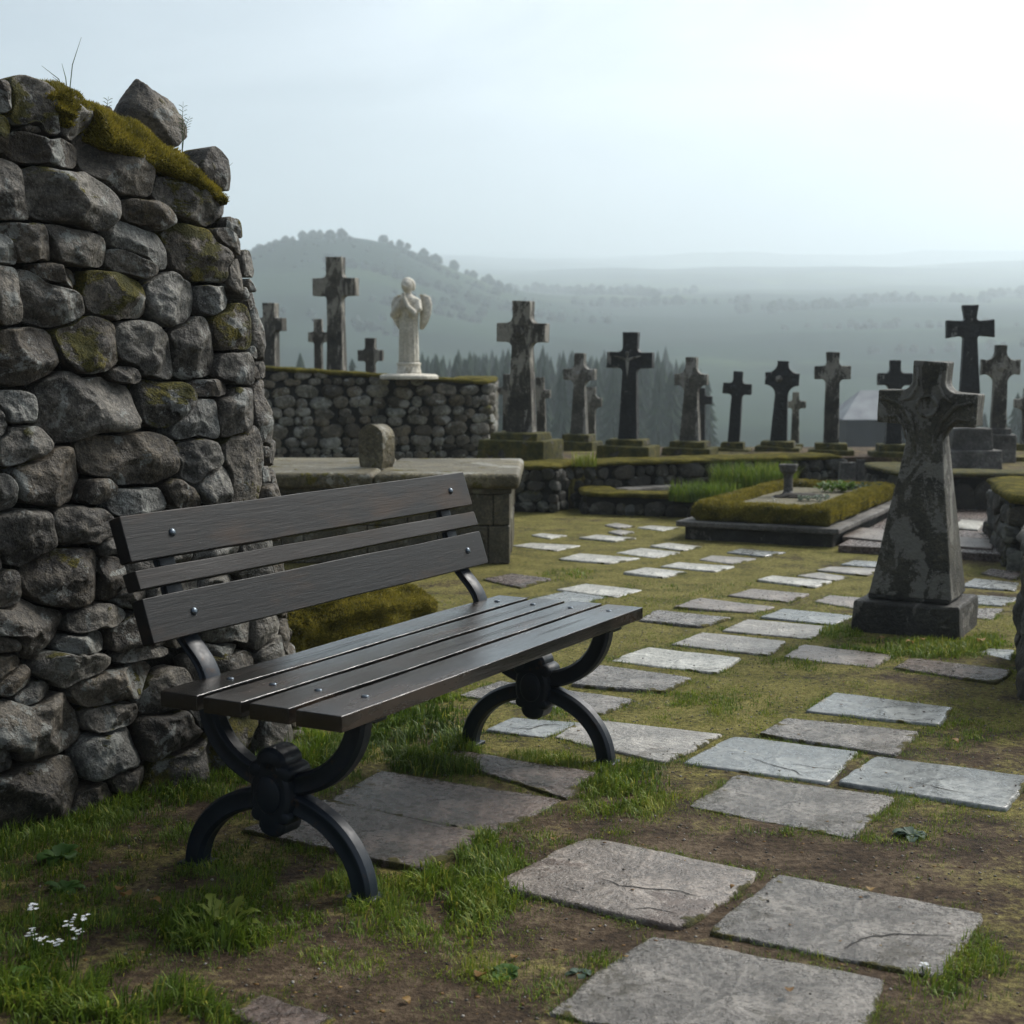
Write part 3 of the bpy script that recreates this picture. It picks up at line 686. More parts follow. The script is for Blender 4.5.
for fi, u in enumerate((.174, 1.450)):
    fr = thing('leg_frame', None, None); fr.parent = bench
    del_keys = [k2 for k2 in fr.keys() if k2 in ('label', 'category')]
    bpy.data.objects.remove(fr)
    mb = MB()
    ell = lambda a0, a1, cx, cz, rx, rz, n=22: [(cx + rx * math.cos(a0 + (a1 - a0) * q / n), cz + rz * math.sin(a0 + (a1 - a0) * q / n)) for q in range(n + 1)]
    bar_sweep(mb, ell(math.pi, 2 * math.pi, VM + .012, ZS - T - .012, .212, .178, 36), .052, .05, u)
    frame = mb.build('leg_frame', M['iron'], bench, smooth=False, bevel=.002)
    for sgn, vf in ((1, .4394), (-1, -.0314)):
        vv = vf if not (fi == 0 and sgn < 0) else -.045
        rx = abs(vv - VM) + (.0 if sgn > 0 else 0)
        mb = MB(); p0 = (VM, .186)
        pts = [(VM + sgn * rx * math.sin(a), .195 - .197 * (1 - math.cos(a))) for a in [math.pi / 2 * q / 22 for q in range(23)]]
        bar_sweep(mb, pts, .052, .05, u); mb.build('leg', M['iron'], frame, bevel=.002)
        mb = MB(); mb.box(u - .034, u + .034, -(vv + .036), -(vv - .036), -.015, .006); o = mb.build('foot_plate', M['iron'], frame, bevel=.003)
    # medallion with lobed scroll ends
    mb = MB(); rs = []
    for yy, sc_ in ((-.043, .72), (-.043, .8), (-.036, .93), (-.022, 1.0), (.022, 1.0), (.036, .93), (.043, .8), (.043, .72)):
        ring = []
        for q in range(40):
            a = 2 * math.pi * q / 40; r_ = 1 + .10 * math.cos(4 * a + math.pi * .0) - .05 * math.cos(8 * a)
            ring.append((u + yy, -(VM + .056 * sc_ * r_ * math.cos(a)), ZM + .1 * sc_ * (1 + .04 * math.cos(2 * a)) * math.sin(a)))
        rs.append(ring)
    mb.rings(rs); md = mb.build('medallion', M['iron'], frame, bevel=.002)
    mb = MB()
    for zc, rr, vo in ((ZM + .074, .043, 0), (ZM - .072, .038, 0), (ZM + .052, .028, .036), (ZM + .052, .028, -.036), (ZM - .05, .024, .034), (ZM - .05, .024, -.034)):
        rs = []
        for yy, k2 in ((-.043, .45), (-.040, .8), (-.030, 1.0), (.030, 1.0), (.040, .8), (.043, .45)):
            rs.append([(u + yy, -(VM + vo + rr * k2 * math.cos(2 * math.pi * q / 22)), zc + rr * .8 * k2 * math.sin(2 * math.pi * q / 22)) for q in range(22)])
        mb.rings(rs)
    rs = []
    for yy, k2 in ((-.052, .45), (-.047, .62), (.047, .62), (.052, .45)):
        rs.append([(u + yy, -(VM + .056 * k2 * math.cos(2 * math.pi * q / 28)), ZM + .072 * k2 * math.sin(2 * math.pi * q / 28)) for q in range(28)])
    mb.rings(rs)
    mb.build('scroll', M['iron'], md, bevel=.002)
    # seat rail and the curved back post
    mb = MB(); mb.box(u - .022, u + .022, -(W - .045), .03, ZS - T - .024, ZS - T - .001); mb.build('seat_rail', M['iron'], frame, bevel=.003)
    mb = MB(); mb.box(u + .022, u + .072, -(W - .05), -(W - .085), ZS - T - .030, ZS - T - .002); mb.build('bracket', M['iron'], frame, bevel=.004)
    back = [(a[0] - bn[0] * .048, a[1] - bn[1] * .048) for a, b in [BK[0]]] + [(b[0] - bn[0] * .048, b[1] - bn[1] * .048) for a, b in [BK[2]]]
    ptsb = [(.052, ZS - T - .01), (.040, ZS + .010), (.012, ZS + .036), (-.022, ZS + .066), (-.050, ZS + .102)]
    pt2 = []
    b0, b1 = Vector(back[1]), Vector(back[0])
    for q in range(11): pt2.append(tuple(b0 + (b1 - b0) * (.06 + .86 * q / 10)))
    ctrl = [Vector((.010, ZS - T - .02)), Vector((.016, ZS + .03)), Vector((-.030, ZS + .045)), Vector(pt2[0])]
    curve = []
    for q in range(15):
        t_ = q / 15; curve.append(tuple(ctrl[0] * (1 - t_) ** 3 + ctrl[1] * 3 * t_ * (1 - t_) ** 2 + ctrl[2] * 3 * t_ ** 2 * (1 - t_) + ctrl[3] * t_ ** 3))
    mb = MB(); bar_sweep(mb, curve + pt2, .026, .056, u); mb.build('back_post', M['iron'], frame, bevel=.002)
    # bolts through the slats
    for a, b in (BK[0], BK[2]):
        c = (Vector(a) + Vector(b)) / 2
        mb = MB(); rs = []
        for d_, r_ in ((-.002, .010), (.002, .010), (.0055, .0075), (.007, .003)):
            e1 = bdir; rs.append([(u + r_ * math.cos(2 * math.pi * q / 14), -(c[0] + bn[0] * d_ + bdir[0] * r_ * math.sin(2 * math.pi * q / 14)), c[1] + bn[1] * d_ + bdir[1] * r_ * math.sin(2 * math.pi * q / 14)) for q in range(14)])
        mb.rings(rs); mb.build('bolt', M['bolt'], bench, smooth=True)
    for v_ in (.065, .19, .318, .445):
        mb = MB(); mb.lathe([(.009, ZS - .002), (.009, ZS + .0015), (.007, ZS + .0032), (.002, ZS + .004)], 14, u, -v_); mb.build('bolt', M['bolt'], bench, smooth=True)

# ------------------------------------------------------------------ flagstones
SLABS = [
 ('grey', 'big pitted grey flagstone cut by the bottom edge of the photo', [(554, 1011), (654, 935), (878, 979), (846, 1064)]),
 ('grey', 'large grey flagstone with a long crack and white flowers at its corner', [(713, 932), (781, 876), (977, 912), (938, 973)]),
 ('red+', 'large smooth flagstone with curving cracks, brown at its left corner, in front of the bench', [(497, 885), (589, 838), (757, 871), (680, 926)]),
 ('grey', 'pitted grey flagstone just in front of the pale blue cracked one', [(693, 805), (739, 775), (890, 797), (848, 836)]),
 ('pale', 'pale blue cracked flagstone, left of the pair of smooth blue ones', [(685, 761), (735, 736), (855, 752), (826, 781)]),
 ('pale', 'smooth blue-grey flagstone reaching the right edge of the photo', [(843, 783), (878, 757), (1026, 777), (1004, 808)]),
 ('grey', 'rough grey flagstone wedged behind the two smooth blue ones', [(762, 734), (789, 719), (915, 732), (893, 755)]),
 ('pale', 'pale grey flagstone alone in the moss, in front of the big cross', [(809, 710), (836, 693), (950, 708), (937, 724)]),
 ('red+', 'grey-brown flagstone just in front of the left corner of the big cross base', [(785, 656), (804, 644), (891, 654), (872, 666)]),
 ('red', 'brown flagstone right in front of the big cross base', [(896, 667), (912, 658), (1010, 670), (994, 682)]),
 ('pale', 'small blue-grey flagstone half hidden by the dark wall end at the right edge', [(978, 651), (988, 647), (1014, 649), (1010, 659)]),
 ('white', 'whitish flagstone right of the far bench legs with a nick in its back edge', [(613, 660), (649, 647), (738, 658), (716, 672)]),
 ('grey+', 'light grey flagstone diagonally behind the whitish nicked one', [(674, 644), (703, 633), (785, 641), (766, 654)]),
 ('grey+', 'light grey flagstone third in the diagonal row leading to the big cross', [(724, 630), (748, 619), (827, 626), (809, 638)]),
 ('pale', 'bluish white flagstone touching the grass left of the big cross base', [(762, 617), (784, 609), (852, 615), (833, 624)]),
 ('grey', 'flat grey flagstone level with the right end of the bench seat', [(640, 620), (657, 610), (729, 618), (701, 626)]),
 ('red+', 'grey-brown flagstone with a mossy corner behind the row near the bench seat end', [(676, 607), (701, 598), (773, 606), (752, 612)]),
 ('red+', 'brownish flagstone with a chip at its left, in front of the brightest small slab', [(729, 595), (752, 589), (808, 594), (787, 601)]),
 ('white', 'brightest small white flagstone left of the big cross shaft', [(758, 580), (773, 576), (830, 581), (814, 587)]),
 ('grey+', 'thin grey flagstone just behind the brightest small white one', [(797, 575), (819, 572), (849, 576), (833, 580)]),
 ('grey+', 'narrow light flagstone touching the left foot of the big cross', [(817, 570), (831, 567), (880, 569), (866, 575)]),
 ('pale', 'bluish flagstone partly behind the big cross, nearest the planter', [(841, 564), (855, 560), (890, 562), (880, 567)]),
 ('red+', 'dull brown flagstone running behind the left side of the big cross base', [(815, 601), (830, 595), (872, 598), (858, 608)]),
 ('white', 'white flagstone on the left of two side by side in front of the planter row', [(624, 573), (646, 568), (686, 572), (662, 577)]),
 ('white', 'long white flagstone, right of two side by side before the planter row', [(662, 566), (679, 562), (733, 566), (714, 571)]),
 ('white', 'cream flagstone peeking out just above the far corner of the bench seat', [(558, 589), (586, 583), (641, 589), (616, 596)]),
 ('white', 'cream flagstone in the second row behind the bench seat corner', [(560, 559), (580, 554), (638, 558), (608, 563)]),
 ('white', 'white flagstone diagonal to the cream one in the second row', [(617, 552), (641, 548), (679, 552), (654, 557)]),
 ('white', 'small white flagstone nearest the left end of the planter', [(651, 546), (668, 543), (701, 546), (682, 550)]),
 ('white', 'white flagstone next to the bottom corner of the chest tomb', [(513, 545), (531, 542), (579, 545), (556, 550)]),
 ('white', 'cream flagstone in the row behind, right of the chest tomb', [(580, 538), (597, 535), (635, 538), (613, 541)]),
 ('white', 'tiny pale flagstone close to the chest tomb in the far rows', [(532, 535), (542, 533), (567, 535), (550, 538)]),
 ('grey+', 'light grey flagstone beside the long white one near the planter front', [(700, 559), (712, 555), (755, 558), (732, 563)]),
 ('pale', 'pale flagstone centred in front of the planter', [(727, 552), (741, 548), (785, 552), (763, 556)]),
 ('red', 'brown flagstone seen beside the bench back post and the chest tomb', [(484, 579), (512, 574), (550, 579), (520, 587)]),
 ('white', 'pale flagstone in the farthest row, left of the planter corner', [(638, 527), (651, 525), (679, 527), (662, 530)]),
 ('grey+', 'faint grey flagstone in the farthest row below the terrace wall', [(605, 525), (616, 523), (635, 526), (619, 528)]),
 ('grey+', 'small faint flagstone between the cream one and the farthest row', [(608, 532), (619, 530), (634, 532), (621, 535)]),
 ('pale', 'pale flagstone half hidden behind the rear edge of the bench seat', [(535, 598), (565, 591), (605, 596), (580, 604)]),
 ('grey', 'grey flagstone seen above the far front leg of the bench', [(573, 684), (593, 665), (690, 678), (663, 691)]),
 ('grey', 'long grey flagstone passing behind the far medallion of the bench', [(462, 695), (502, 681), (629, 699), (599, 713)]),
 ('pale', 'pale cracked flagstone framed by the far bench legs', [(487, 729), (513, 717), (579, 722), (546, 737)]),
 ('grey+', 'wide light grey flagstone beside the foot of the far front leg', [(557, 737), (587, 719), (718, 734), (663, 761)]),
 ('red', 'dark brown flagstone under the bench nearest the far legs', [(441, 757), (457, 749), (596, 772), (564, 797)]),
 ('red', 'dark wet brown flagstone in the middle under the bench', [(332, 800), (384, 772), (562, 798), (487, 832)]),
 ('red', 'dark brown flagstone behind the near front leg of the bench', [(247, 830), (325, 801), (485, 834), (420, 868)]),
 ('red', 'reddish flagstone half buried in grass at the bottom left', [(228, 1012), (262, 994), (334, 1016), (300, 1044)]),
 ('pale', 'blue-grey flagstone right of the big cross base, third from the front there', [(962, 586), (975, 579), (1018, 583), (1014, 590)]),
 ('red', 'brown flagstone farthest back between the big cross and the right edge', [(981, 573), (991, 569), (1024, 573), (1015, 579)]),
 ('pale', 'broad blue-grey flagstone close to the right side of the big cross base', [(966, 602), (972, 594), (1018, 597), (1002, 605)]),
 ('grey', 'grey flagstone touching the right corner of the big cross base', [(972, 617), (976, 608), (1003, 608), (993, 618)]),
]
SLAB_XY = []
def slab(kind, label, quad, sd):
    top = .0065
    P = [at(x, y, top)[:2] for x, y in quad]; P = [Vector(p) for p in P]
    c = sum(P, Vector((0, 0))) / 4; P = [c + (q_ - c) * 1.06 for q_ in P]; rg = random.Random(sd)
    size = min((P[i] - P[(i + 1) % 4]).length for i in range(4))
    out = []; n = 12
    for i in range(4):
        a, b = P[i], P[(i + 1) % 4]
        for q in range(n):
            t = q / n; p = a.lerp(b, t); inn = (c - p).normalized()
            w = noise.noise(Vector((p.x * 7, p.y * 7, sd))) * .5 + noise.noise(Vector((p.x * 22, p.y * 22, sd))) * .3
            cr = max(0, 1 - min(t, 1 - t) * n / 1.2) * size * .014
            out.append(p + inn * (w * size * .05 + cr * 1.6 * rg.uniform(.5, 1.2)))
    N = len(out); SLAB_XY.append(np.array([(p.x, p.y) for p in out]))
    tilt = (rg.gauss(0, .006), rg.gauss(0, .006)); hz_ = top + rg.uniform(-.003, .004)
    def zz(p, e): return hz_ + tilt[0] * (p.x - c.x) + tilt[1] * (p.y - c.y) + e + .0022 * noise.noise(Vector((p.x * 5, p.y * 5, sd)))
    rs = [[(p.x, p.y, -.05) for p in out], [(p.x, p.y, zz(p, -.007)) for p in out]]
    for ins, e in ((.004, -.001), (.012, 0)):
        r = []
        for p in out:
            q2 = p + (c - p).normalized() * ins; r.append((q2.x, q2.y, zz(q2, e)))
        rs.append(r)
    for f in (.85, .65, .45, .25, .08):
        r = []
        for p in out:
            q2 = c + (p + (c - p).normalized() * .02 - c) * f; r.append((q2.x, q2.y, zz(q2, 0)))
        rs.append(r)
    rs = [[(x - c.x, y - c.y, z) for x, y, z in r] for r in rs]
    mb = MB(); mb.rings(rs)
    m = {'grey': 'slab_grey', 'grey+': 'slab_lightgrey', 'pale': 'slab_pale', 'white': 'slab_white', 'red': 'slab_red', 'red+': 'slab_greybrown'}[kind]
    o = mb.build('flagstone', M[m], smooth=False, loc=(c.x, c.y, 0))
    for f in o.data.polygons: f.use_smooth = True
    ma_ = o.data.attributes.new('moss', 'FLOAT', 'POINT'); ma_.data.foreach_set('value', [(.85, .85, .8, .62, .30)[i_ // N] if i_ // N < 5 else 0.0 for i_ in range(len(o.data.vertices))])
    tag(o, label, 'flagstone', 'flagstones set in the mossy ground')
    return o, c, P
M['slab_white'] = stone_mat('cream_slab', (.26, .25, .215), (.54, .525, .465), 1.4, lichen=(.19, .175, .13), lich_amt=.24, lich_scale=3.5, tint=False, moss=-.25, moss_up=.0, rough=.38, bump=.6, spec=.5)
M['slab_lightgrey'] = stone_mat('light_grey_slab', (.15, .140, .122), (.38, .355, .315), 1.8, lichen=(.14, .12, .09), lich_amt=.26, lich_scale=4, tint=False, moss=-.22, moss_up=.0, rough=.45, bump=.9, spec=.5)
M['slab_greybrown'] = stone_mat('grey_brown_slab', (.095, .076, .062), (.27, .228, .192), 1.5, lichen=(.11, .075, .055), lich_amt=.38, lich_scale=2.6, tint=False, moss=-.2, moss_up=.0, rough=.40, bump=.8, spec=.5)
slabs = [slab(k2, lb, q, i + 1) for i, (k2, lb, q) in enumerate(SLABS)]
def crack(si, pts, w=.004):
    """a crack line cut into a slab, built as its part"""
    o, c, P = slabs[si]; vs = []; fs = []
    pp = []
    for (x0, y0), (x1, y1) in zip(pts[:-1], pts[1:]):
        for q in range(6):
            t = q / 6; pp.append(at(x0 + (x1 - x0) * t, y0 + (y1 - y0) * t, .0085)[:2])
    pp.append(at(*pts[-1], .0085)[:2]); pp = np.array(pp)
    pp += np.array([[.006 * noise.noise(Vector((p[0] * 30, p[1] * 30, 2))), .006 * noise.noise(Vector((p[0] * 30, p[1] * 30, 9)))] for p in pp])
    n = len(pp)
    for i in range(n):
        d = pp[min(i + 1, n - 1)] - pp[max(i - 1, 0)]; d /= np.linalg.norm(d); nn = np.array([-d[1], d[0]])
        ww = w * (.25 + .75 * math.sin(math.pi * (i + .5) / n)) * (1 + .5 * noise.noise(Vector((i * .9, si, 0))))
        for s2 in (-1, 1): 
            q = pp[i] + nn * ww * .5 * s2; vs.append((q[0] - c.x, q[1] - c.y, .0215))
    for i in range(n - 1): fs.append([2 * i, 2 * i + 1, 2 * i + 3, 2 * i + 2])
    # drape just over the slab surface
    from mathutils.bvhtree import BVHTree
    bv = BVHTree.FromPolygons([v.co for v in o.data.vertices], [list(f.vertices) for f in o.data.polygons])
    out = []
    for v in vs:
        h = bv.ray_cast(Vector((v[0], v[1], 1)), Vector((0, 0, -1)))
        out.append((v[0], v[1], (h[0].z if h[0] is not None else .012) + .0012))
    mb = MB(); mb.add(out, fs); mb.build('crack', CRACK, o)
crack(1, [(843, 948), (860, 938), (890, 933), (920, 934), (955, 935)], .005)
crack(2, [(600, 878), (620, 886), (650, 889), (680, 891), (700, 897)], .005)
crack(2, [(632, 910), (650, 908), (676, 913)], .004)
crack(2, [(560, 888), (580, 893)], .003)
crack(4, [(752, 757), (775, 765), (792, 769), (803, 775)], .005)
crack(4, [(790, 762), (815, 767), (838, 769)], .0035)
crack(5, [(918, 783), (940, 789), (965, 794)], .004)
crack(41, [(510, 727), (530, 728), (545, 724), (560, 724)], .006)
crack(44, [(402, 817), (440, 826), (470, 826)], .006)
crack(43, [(510, 786), (535, 783), (555, 787)], .004)

# ------------------------------------------------------------------ grass
def inside(poly, X, Y):
    n = len(poly); r = np.zeros(len(X), bool); j = n - 1
    for i in range(n):
        xi, yi = poly[i]; xj, yj = poly[j]
        c = ((yi > Y) != (yj > Y)) & (X < (xj - xi) * (Y - yi) / (yj - yi + 1e-12) + xi); r ^= c; j = i
    return r
def slab_info(X, Y):
    """inside mask and distance to the nearest slab outline"""
    ins = np.zeros(len(X), bool); dist = np.full(len(X), 9.)
    for poly in SLAB_XY:
        lo, hi = poly.min(0) - .12, poly.max(0) + .12
        m = (X > lo[0]) & (X < hi[0]) & (Y > lo[1]) & (Y < hi[1])
        if not m.any(): continue
        ins[m] |= inside(poly, X[m], Y[m])
        for a, b in zip(poly, np.roll(poly, -1, 0)):
            ab = b - a; t = np.clip(((X[m] - a[0]) * ab[0] + (Y[m] - a[1]) * ab[1]) / (ab @ ab + 1e-12), 0, 1)
            dist[m] = np.minimum(dist[m], np.hypot(X[m] - a[0] - ab[0] * t, Y[m] - a[1] - ab[1] * t))
    return ins, dist
def n2(X, Y, f, s=0.0): return np.array([noise.noise(Vector((x * f, y * f, s))) for x, y in zip(X, Y)])
# lush patches: pixel centre, radii, density, blade length
PATCH = [(150, 880, 270, 90, .7, .024), (60, 950, 120, 60, .45, .026), (310, 905, 190, 45, .75, .028), (215, 930, 60, 24, 1.4, .06), (130, 1008, 110, 28, 1.2, .055), (20, 985, 60, 45, 1.1, .05), (430, 745, 46, 40, 1.6, .058), (395, 715, 60, 40, 1.2, .06), (465, 765, 30, 12, .9, .05), (530, 765, 70, 14, .8, .03), (625, 790, 55, 32, 1.3, .038), (470, 880, 70, 55, 1.0, .045), (450, 925, 70, 35, .7, .03), (585, 840, 60, 18, .5, .02), (690, 700, 46, 12, .8, .02), (740, 705, 60, 14, .9, .02), (560, 712, 30, 10, .9, .03), (915, 650, 85, 12, 1.2, .035), (985, 645, 30, 12, .8, .035), (840, 632, 30, 8, .8, .03), (800, 664, 60, 10, .7, .018), (960, 735, 50, 20, .7, .02), (905, 830, 90, 45, .5, .018), (960, 970, 70, 45, .7, .03), (730, 590, 80, 10, .5, .02), (570, 575, 40, 6, .9, .03), (660, 588, 60, 6, .6, .02), (760, 830, 50, 10, .7, .022), (300, 760, 60, 30, 1.1, .06), (860, 925, 60, 12, .4, .02), (600, 960, 60, 20, .35, .02), (340, 960, 60, 20, .3, .02), (500, 985, 90, 30, .45, .022)]
bl = Blades()
def scatter(N, x0, x1, y0, y1, seed, mult=1.0):
    rg = np.random.default_rng(seed); X = rg.uniform(x0, x1, N); Y = rg.uniform(y0, y1, N)
    px, py = proj(X, Y, 0.0)
    k = (px > -120) & (px < 1150) & (py < 1120); X, Y, px, py = X[k], Y[k], px[k], py[k]
    # not inside the wall
    rel = np.stack([X, Y], -1) - A; dn = rel @ nd; dt = rel @ td
    k = ~((dn < .0) & (dt < np.linalg.norm(B - A) + .02)); X, Y, px, py, dn, dt = X[k], Y[k], px[k], py[k], dn[k], dt[k]
    dens = np.zeros(len(X)); ln = np.zeros(len(X)) + .012
    for cx, cy, rx, ry, d, l in PATCH:
        w = np.exp(-(((px - cx) / rx) ** 2 + ((py - cy) / ry) ** 2) * 1.1); dens += d * w; ln = np.maximum(ln, l * np.minimum(1, w * 1.5))
    wallf = np.exp(-(np.maximum(dn, 0) / .22) ** 2) * (dt < 1.25); dens += 1.0 * wallf; ln = np.maximum(ln, .05 * wallf)
    ins, ds = slab_info(X, Y)
    edge = np.exp(-(ds / .035) ** 2); en = n2(X, Y, 4.0, 3); dens += edge * np.clip(.6 + en * 1.5, 0, 1) * 2.0; ln = np.maximum(ln, .018 * edge)
    big = n2(X, Y, 2.2, 8); fine = n2(X, Y, 9, 2)
    fin2 = n2(X, Y, 22, 6); dens = dens * np.clip(.62 + 1.5 * fine + .6 * big + .8 * fin2, 0.03, 2.2) + np.clip(big * 1.2 + fine * .9 + fin2 * .5 + (.0 if y0 < 4 else .14), 0, 1) * (.45 if y0 < 4 else .62)
    k = (rg.random(len(X)) < dens * mult) & ~(ins & (ds > .012))
    X, Y, ln, fine, big, ds = X[k], Y[k], ln[k], fine[k], big[k], ds[k]
    n = len(X); Z = np.array([gz(x, y) for x, y in zip(X, Y)]) - .004
    L_ = ln * rg.uniform(.45, 1.35, n) * (1 + .4 * fine)
    ti = np.clip(.40 - .18 * np.exp(-(np.maximum(dn, 0) / .7) ** 2)[k] + .35 * big + .25 * fine + rg.normal(0, .16, n) + (.12 if y0 > 4 else 0), 0, 1)  # blades towards the wall tinted darker, shade put into their colour
    dry = rg.random(n) < .05; ti[dry] = 1.0
    bl.add(np.stack([X, Y, Z], -1), np.maximum(L_, .005), np.clip(L_ * .09, .0014, .0042) * (1 if y1 < 5.2 else 1.5), np.abs(rg.normal(.95, .5, n)), ti, head=(n2(X, Y, 7, 5) * 6 + rg.normal(0, 1.0, n)))
scatter(260000, -1.6, 1.6, 2.45, 4.6, 1)
scatter(260000, -1.2, 2.6, 4.6, 7.5, 2)
scatter(90000, -.6, 4.6, 7.5, 11.5, 3, .8)
tag(bl.build('grass', M['grass']), kind='stuff')
print('blades', sum(len(r[0]) for r in bl.rows))

# pebbles and crumbs of dead leaf lying on the soil
def litter(name, n, x0, x1, y0, y1, mat, smin, smax, flat, seed):
    rg = np.random.default_rng(seed); X = rg.uniform(x0, x1, n); Y = rg.uniform(y0, y1, n)
    rel = np.stack([X, Y], -1) - A; px, py = proj(X, Y, 0); k = ((rel @ nd > .03) | (rel @ td > np.linalg.norm(B - A) + .1)) & (px > -60) & (px < 1090) & (py < 1090)
    ins, ds = slab_info(X, Y); k &= ~ins | (rg.random(n) < .12); X, Y, ins = X[k], Y[k], ins[k]; n = len(X)
    oct_ = np.array([[1, 0, 0], [0, 1, 0], [-1, 0, 0], [0, -1, 0], [.1, .1, 1], [0, 0, -1]]); s_ = rg.uniform(smin, smax, n) ** 1.0; a = rg.uniform(0, 6.3, n)
    V = oct_[None] * (s_[:, None, None] * np.stack([rg.uniform(.6, 1.4, (n, 6)), rg.uniform(.5, 1.2, (n, 6)), np.full((n, 6), flat)], -1))
    c, q = np.cos(a)[:, None], np.sin(a)[:, None]; V = np.stack([V[..., 0] * c - V[..., 1] * q, V[..., 0] * q + V[..., 1] * c, V[..., 2]], -1)
    Z = np.array([gz(x, y) for x, y in zip(X, Y)]); Z = np.where(ins, .0105, Z) + s_ * flat * .4
    V = V + np.stack([X, Y, Z], -1)[:, None, :]
    f = np.array([[0, 1, 4], [1, 2, 4], [2, 3, 4], [3, 0, 4], [1, 0, 5], [2, 1, 5], [3, 2, 5], [0, 3, 5]])
    Fa = (np.arange(n)[:, None, None] * 6 + f[None]).reshape(-1, 3)
    me = mesh_np(name, V.reshape(-1, 3), [Fa], {'tint': np.repeat(rg.random(n), 6)}); tag(link_mesh(name, me, mat), kind='stuff')
PEB = Nd('pebble'); PEB = PEB.done(PEB.ramp(PEB.attr('tint'), [(0, (.03, .025, .02)), (.6, (.13, .115, .095)), (1, (.30, .28, .25))]), .8)
litter('pebbles', 9000, -1.5, 2.6, 2.5, 7.5, PEB, .0012, .0055, .6, 1)
litter('leaf_litter', 2600, -1.5, 2.4, 2.5, 6.5, M['dry'], .002, .008, .15, 2)

# ------------------------------------------------------------------ small plants, flowers, fallen leaves
def leaf_mesh(mb, base, dirv, length, width, curl=.4, lobes=0, n=7):
    """one pointed leaf as a folded strip"""
    d = Vector(dirv).normalized(); side = d.cross(Vector((0, 0, 1))).normalized(); up = side.cross(d)
    rows = []
    for i in range(n + 1):
        t = i / n; w = width * (math.sin(math.pi * min(1, t * .92 + .06)) ** .8) * (1 + (.35 * math.sin(t * lobes * 2 * math.pi) if lobes else 0))
        c = Vector(base) + d * length * t * math.cos(curl * t) - Vector((0, 0, 1)) * length * .5 * curl * t * t
        rows += [c - side * w * .5 + up * w * .12, c - up * w * .03, c + side * w * .5 + up * w * .12]
    fs = []
    for i in range(n):
        a = 3 * i; fs += [[a, a + 1, a + 4, a + 3], [a + 1, a + 2, a + 5, a + 4]]
    mb.add(rows, fs)
def tinted(o, base=.5, spread=.3, per=24):
    n = len(o.data.vertices); v = [min(1, max(0, base + spread * noise.noise(Vector((i // per * 1.7, 3, 0))))) for i in range(n)]
    a = o.data.attributes.new('tint', 'FLOAT', 'POINT'); a.data.foreach_set('value', v); return o
def rosette(name, label, cat, px, py, nl, ln, wd, mat, up=.5, lobes=0, seed=0, group=None, tint=.5):
    rg = random.Random(seed); p = at(px, py, 0); root = thing(name, label, cat, (p[0], p[1], gz(p[0], p[1])), 0, group)
    mb = MB()
    for i in range(nl):
        a = 2 * math.pi * i / nl + rg.gauss(0, .3); u = up * rg.uniform(.4, 1.3)
        leaf_mesh(mb, (.006 * math.cos(a), .006 * math.sin(a), .002), (math.cos(a), math.sin(a), u), ln * rg.uniform(.6, 1.15), wd * rg.uniform(.7, 1.2), rg.uniform(.5, 1.1), lobes)
    tinted(mb.build('foliage', M[mat], root, smooth=True), tint, .5)
    return root
def flower_head(root, x, y, z, stem=True, rad=.012, nfl=7, seed=0):
    rg = random.Random(seed)
    mb = MB(); mb.tube([(x * .3, y * .3, 0), (x * .8, y * .8, z * .6), (x, y, z)], .0017, 5); tinted(mb.build('stem', M['leaf'], root), .5, 0)
    mb = MB()
    for _ in range(nfl):
        cx, cy, cz = x + rg.gauss(0, rad), y + rg.gauss(0, rad), z + rg.gauss(0, rad * .8); r = .0034 * rg.uniform(.8, 1.3)
        for q in range(5):
            a = 2 * math.pi * q / 5 + rg.random(); c = (cx + r * math.cos(a), cy + r * math.sin(a), cz)
            leaf_mesh(mb, (cx, cy, cz), (math.cos(a), math.sin(a), .25), r * 1.5, r * 1.2, .2, 0, 3)
    tinted(mb.build('blossom', M['petal'], root), .5, .4)
dand = rosette('dandelion_plant', 'bright green leafy rosette in the grass in front of the near bench legs', 'plant', 224, 928, 24, .12, .026, 'leaf', 1.3, 3, 3, tint=1.0)
rosette('clover_plant', 'low clover-like weed on bare earth at the bottom centre', 'plant', 505, 974, 16, .04, .022, 'leaf', .55, 0, 4, tint=.35)
rosette('weed', 'small weed close to the left edge of the bottom flagstone', 'plant', 580, 972, 9, .032, .018, 'leaf_blue', .5, 0, 5)
rosette('dock_plant', 'grey-green broad leaved weed on the mossy earth at the right', 'plant', 912, 836, 15, .062, .034, 'leaf_blue', .55, 0, 6, tint=.4)
rosette('weed', 'dark broad leaved weed at the foot of the stone wall', 'plant', 60, 858, 14, .085, .045, 'leaf', .8, 0, 7, tint=.1)
rosette('weed', 'dark leafy weed below the one at the wall foot', 'plant', 64, 890, 10, .06, .036, 'leaf', .6, 0, 8, tint=.1)
rosette('weed', 'leafy plant under the white flowers at the left edge', 'plant', 28, 985, 12, .07, .038, 'leaf', .9, 0, 9, tint=.4)
for (px, py, tops_, lb) in ((38, 962, [(-.007, .0, .112), (-.011, .0, .062), (.008, .0, .042)], 'pair of small white flower clusters on thin stems at the left edge'),
                            (72, 970, [(.026, .0, .108), (-.004, .0, .094), (-.026, .0, .060), (.010, .0, .074)], 'larger group of white flower clusters, right of the pair at the left edge'),
                            (925, 975, [(-.006, 0, .02), (.006, .004, .022)], 'two tiny white flowers at the corner of the large grey flagstone')):
    p = at(px, py, 0); root = thing('white_flower', lb, 'flower', (p[0], p[1], gz(p[0], p[1])))
    for i, (x, y, z) in enumerate(tops_): flower_head(root, x, y, z, True, .0065 if px < 900 else .004, 9 if px < 900 else 3, px + i)
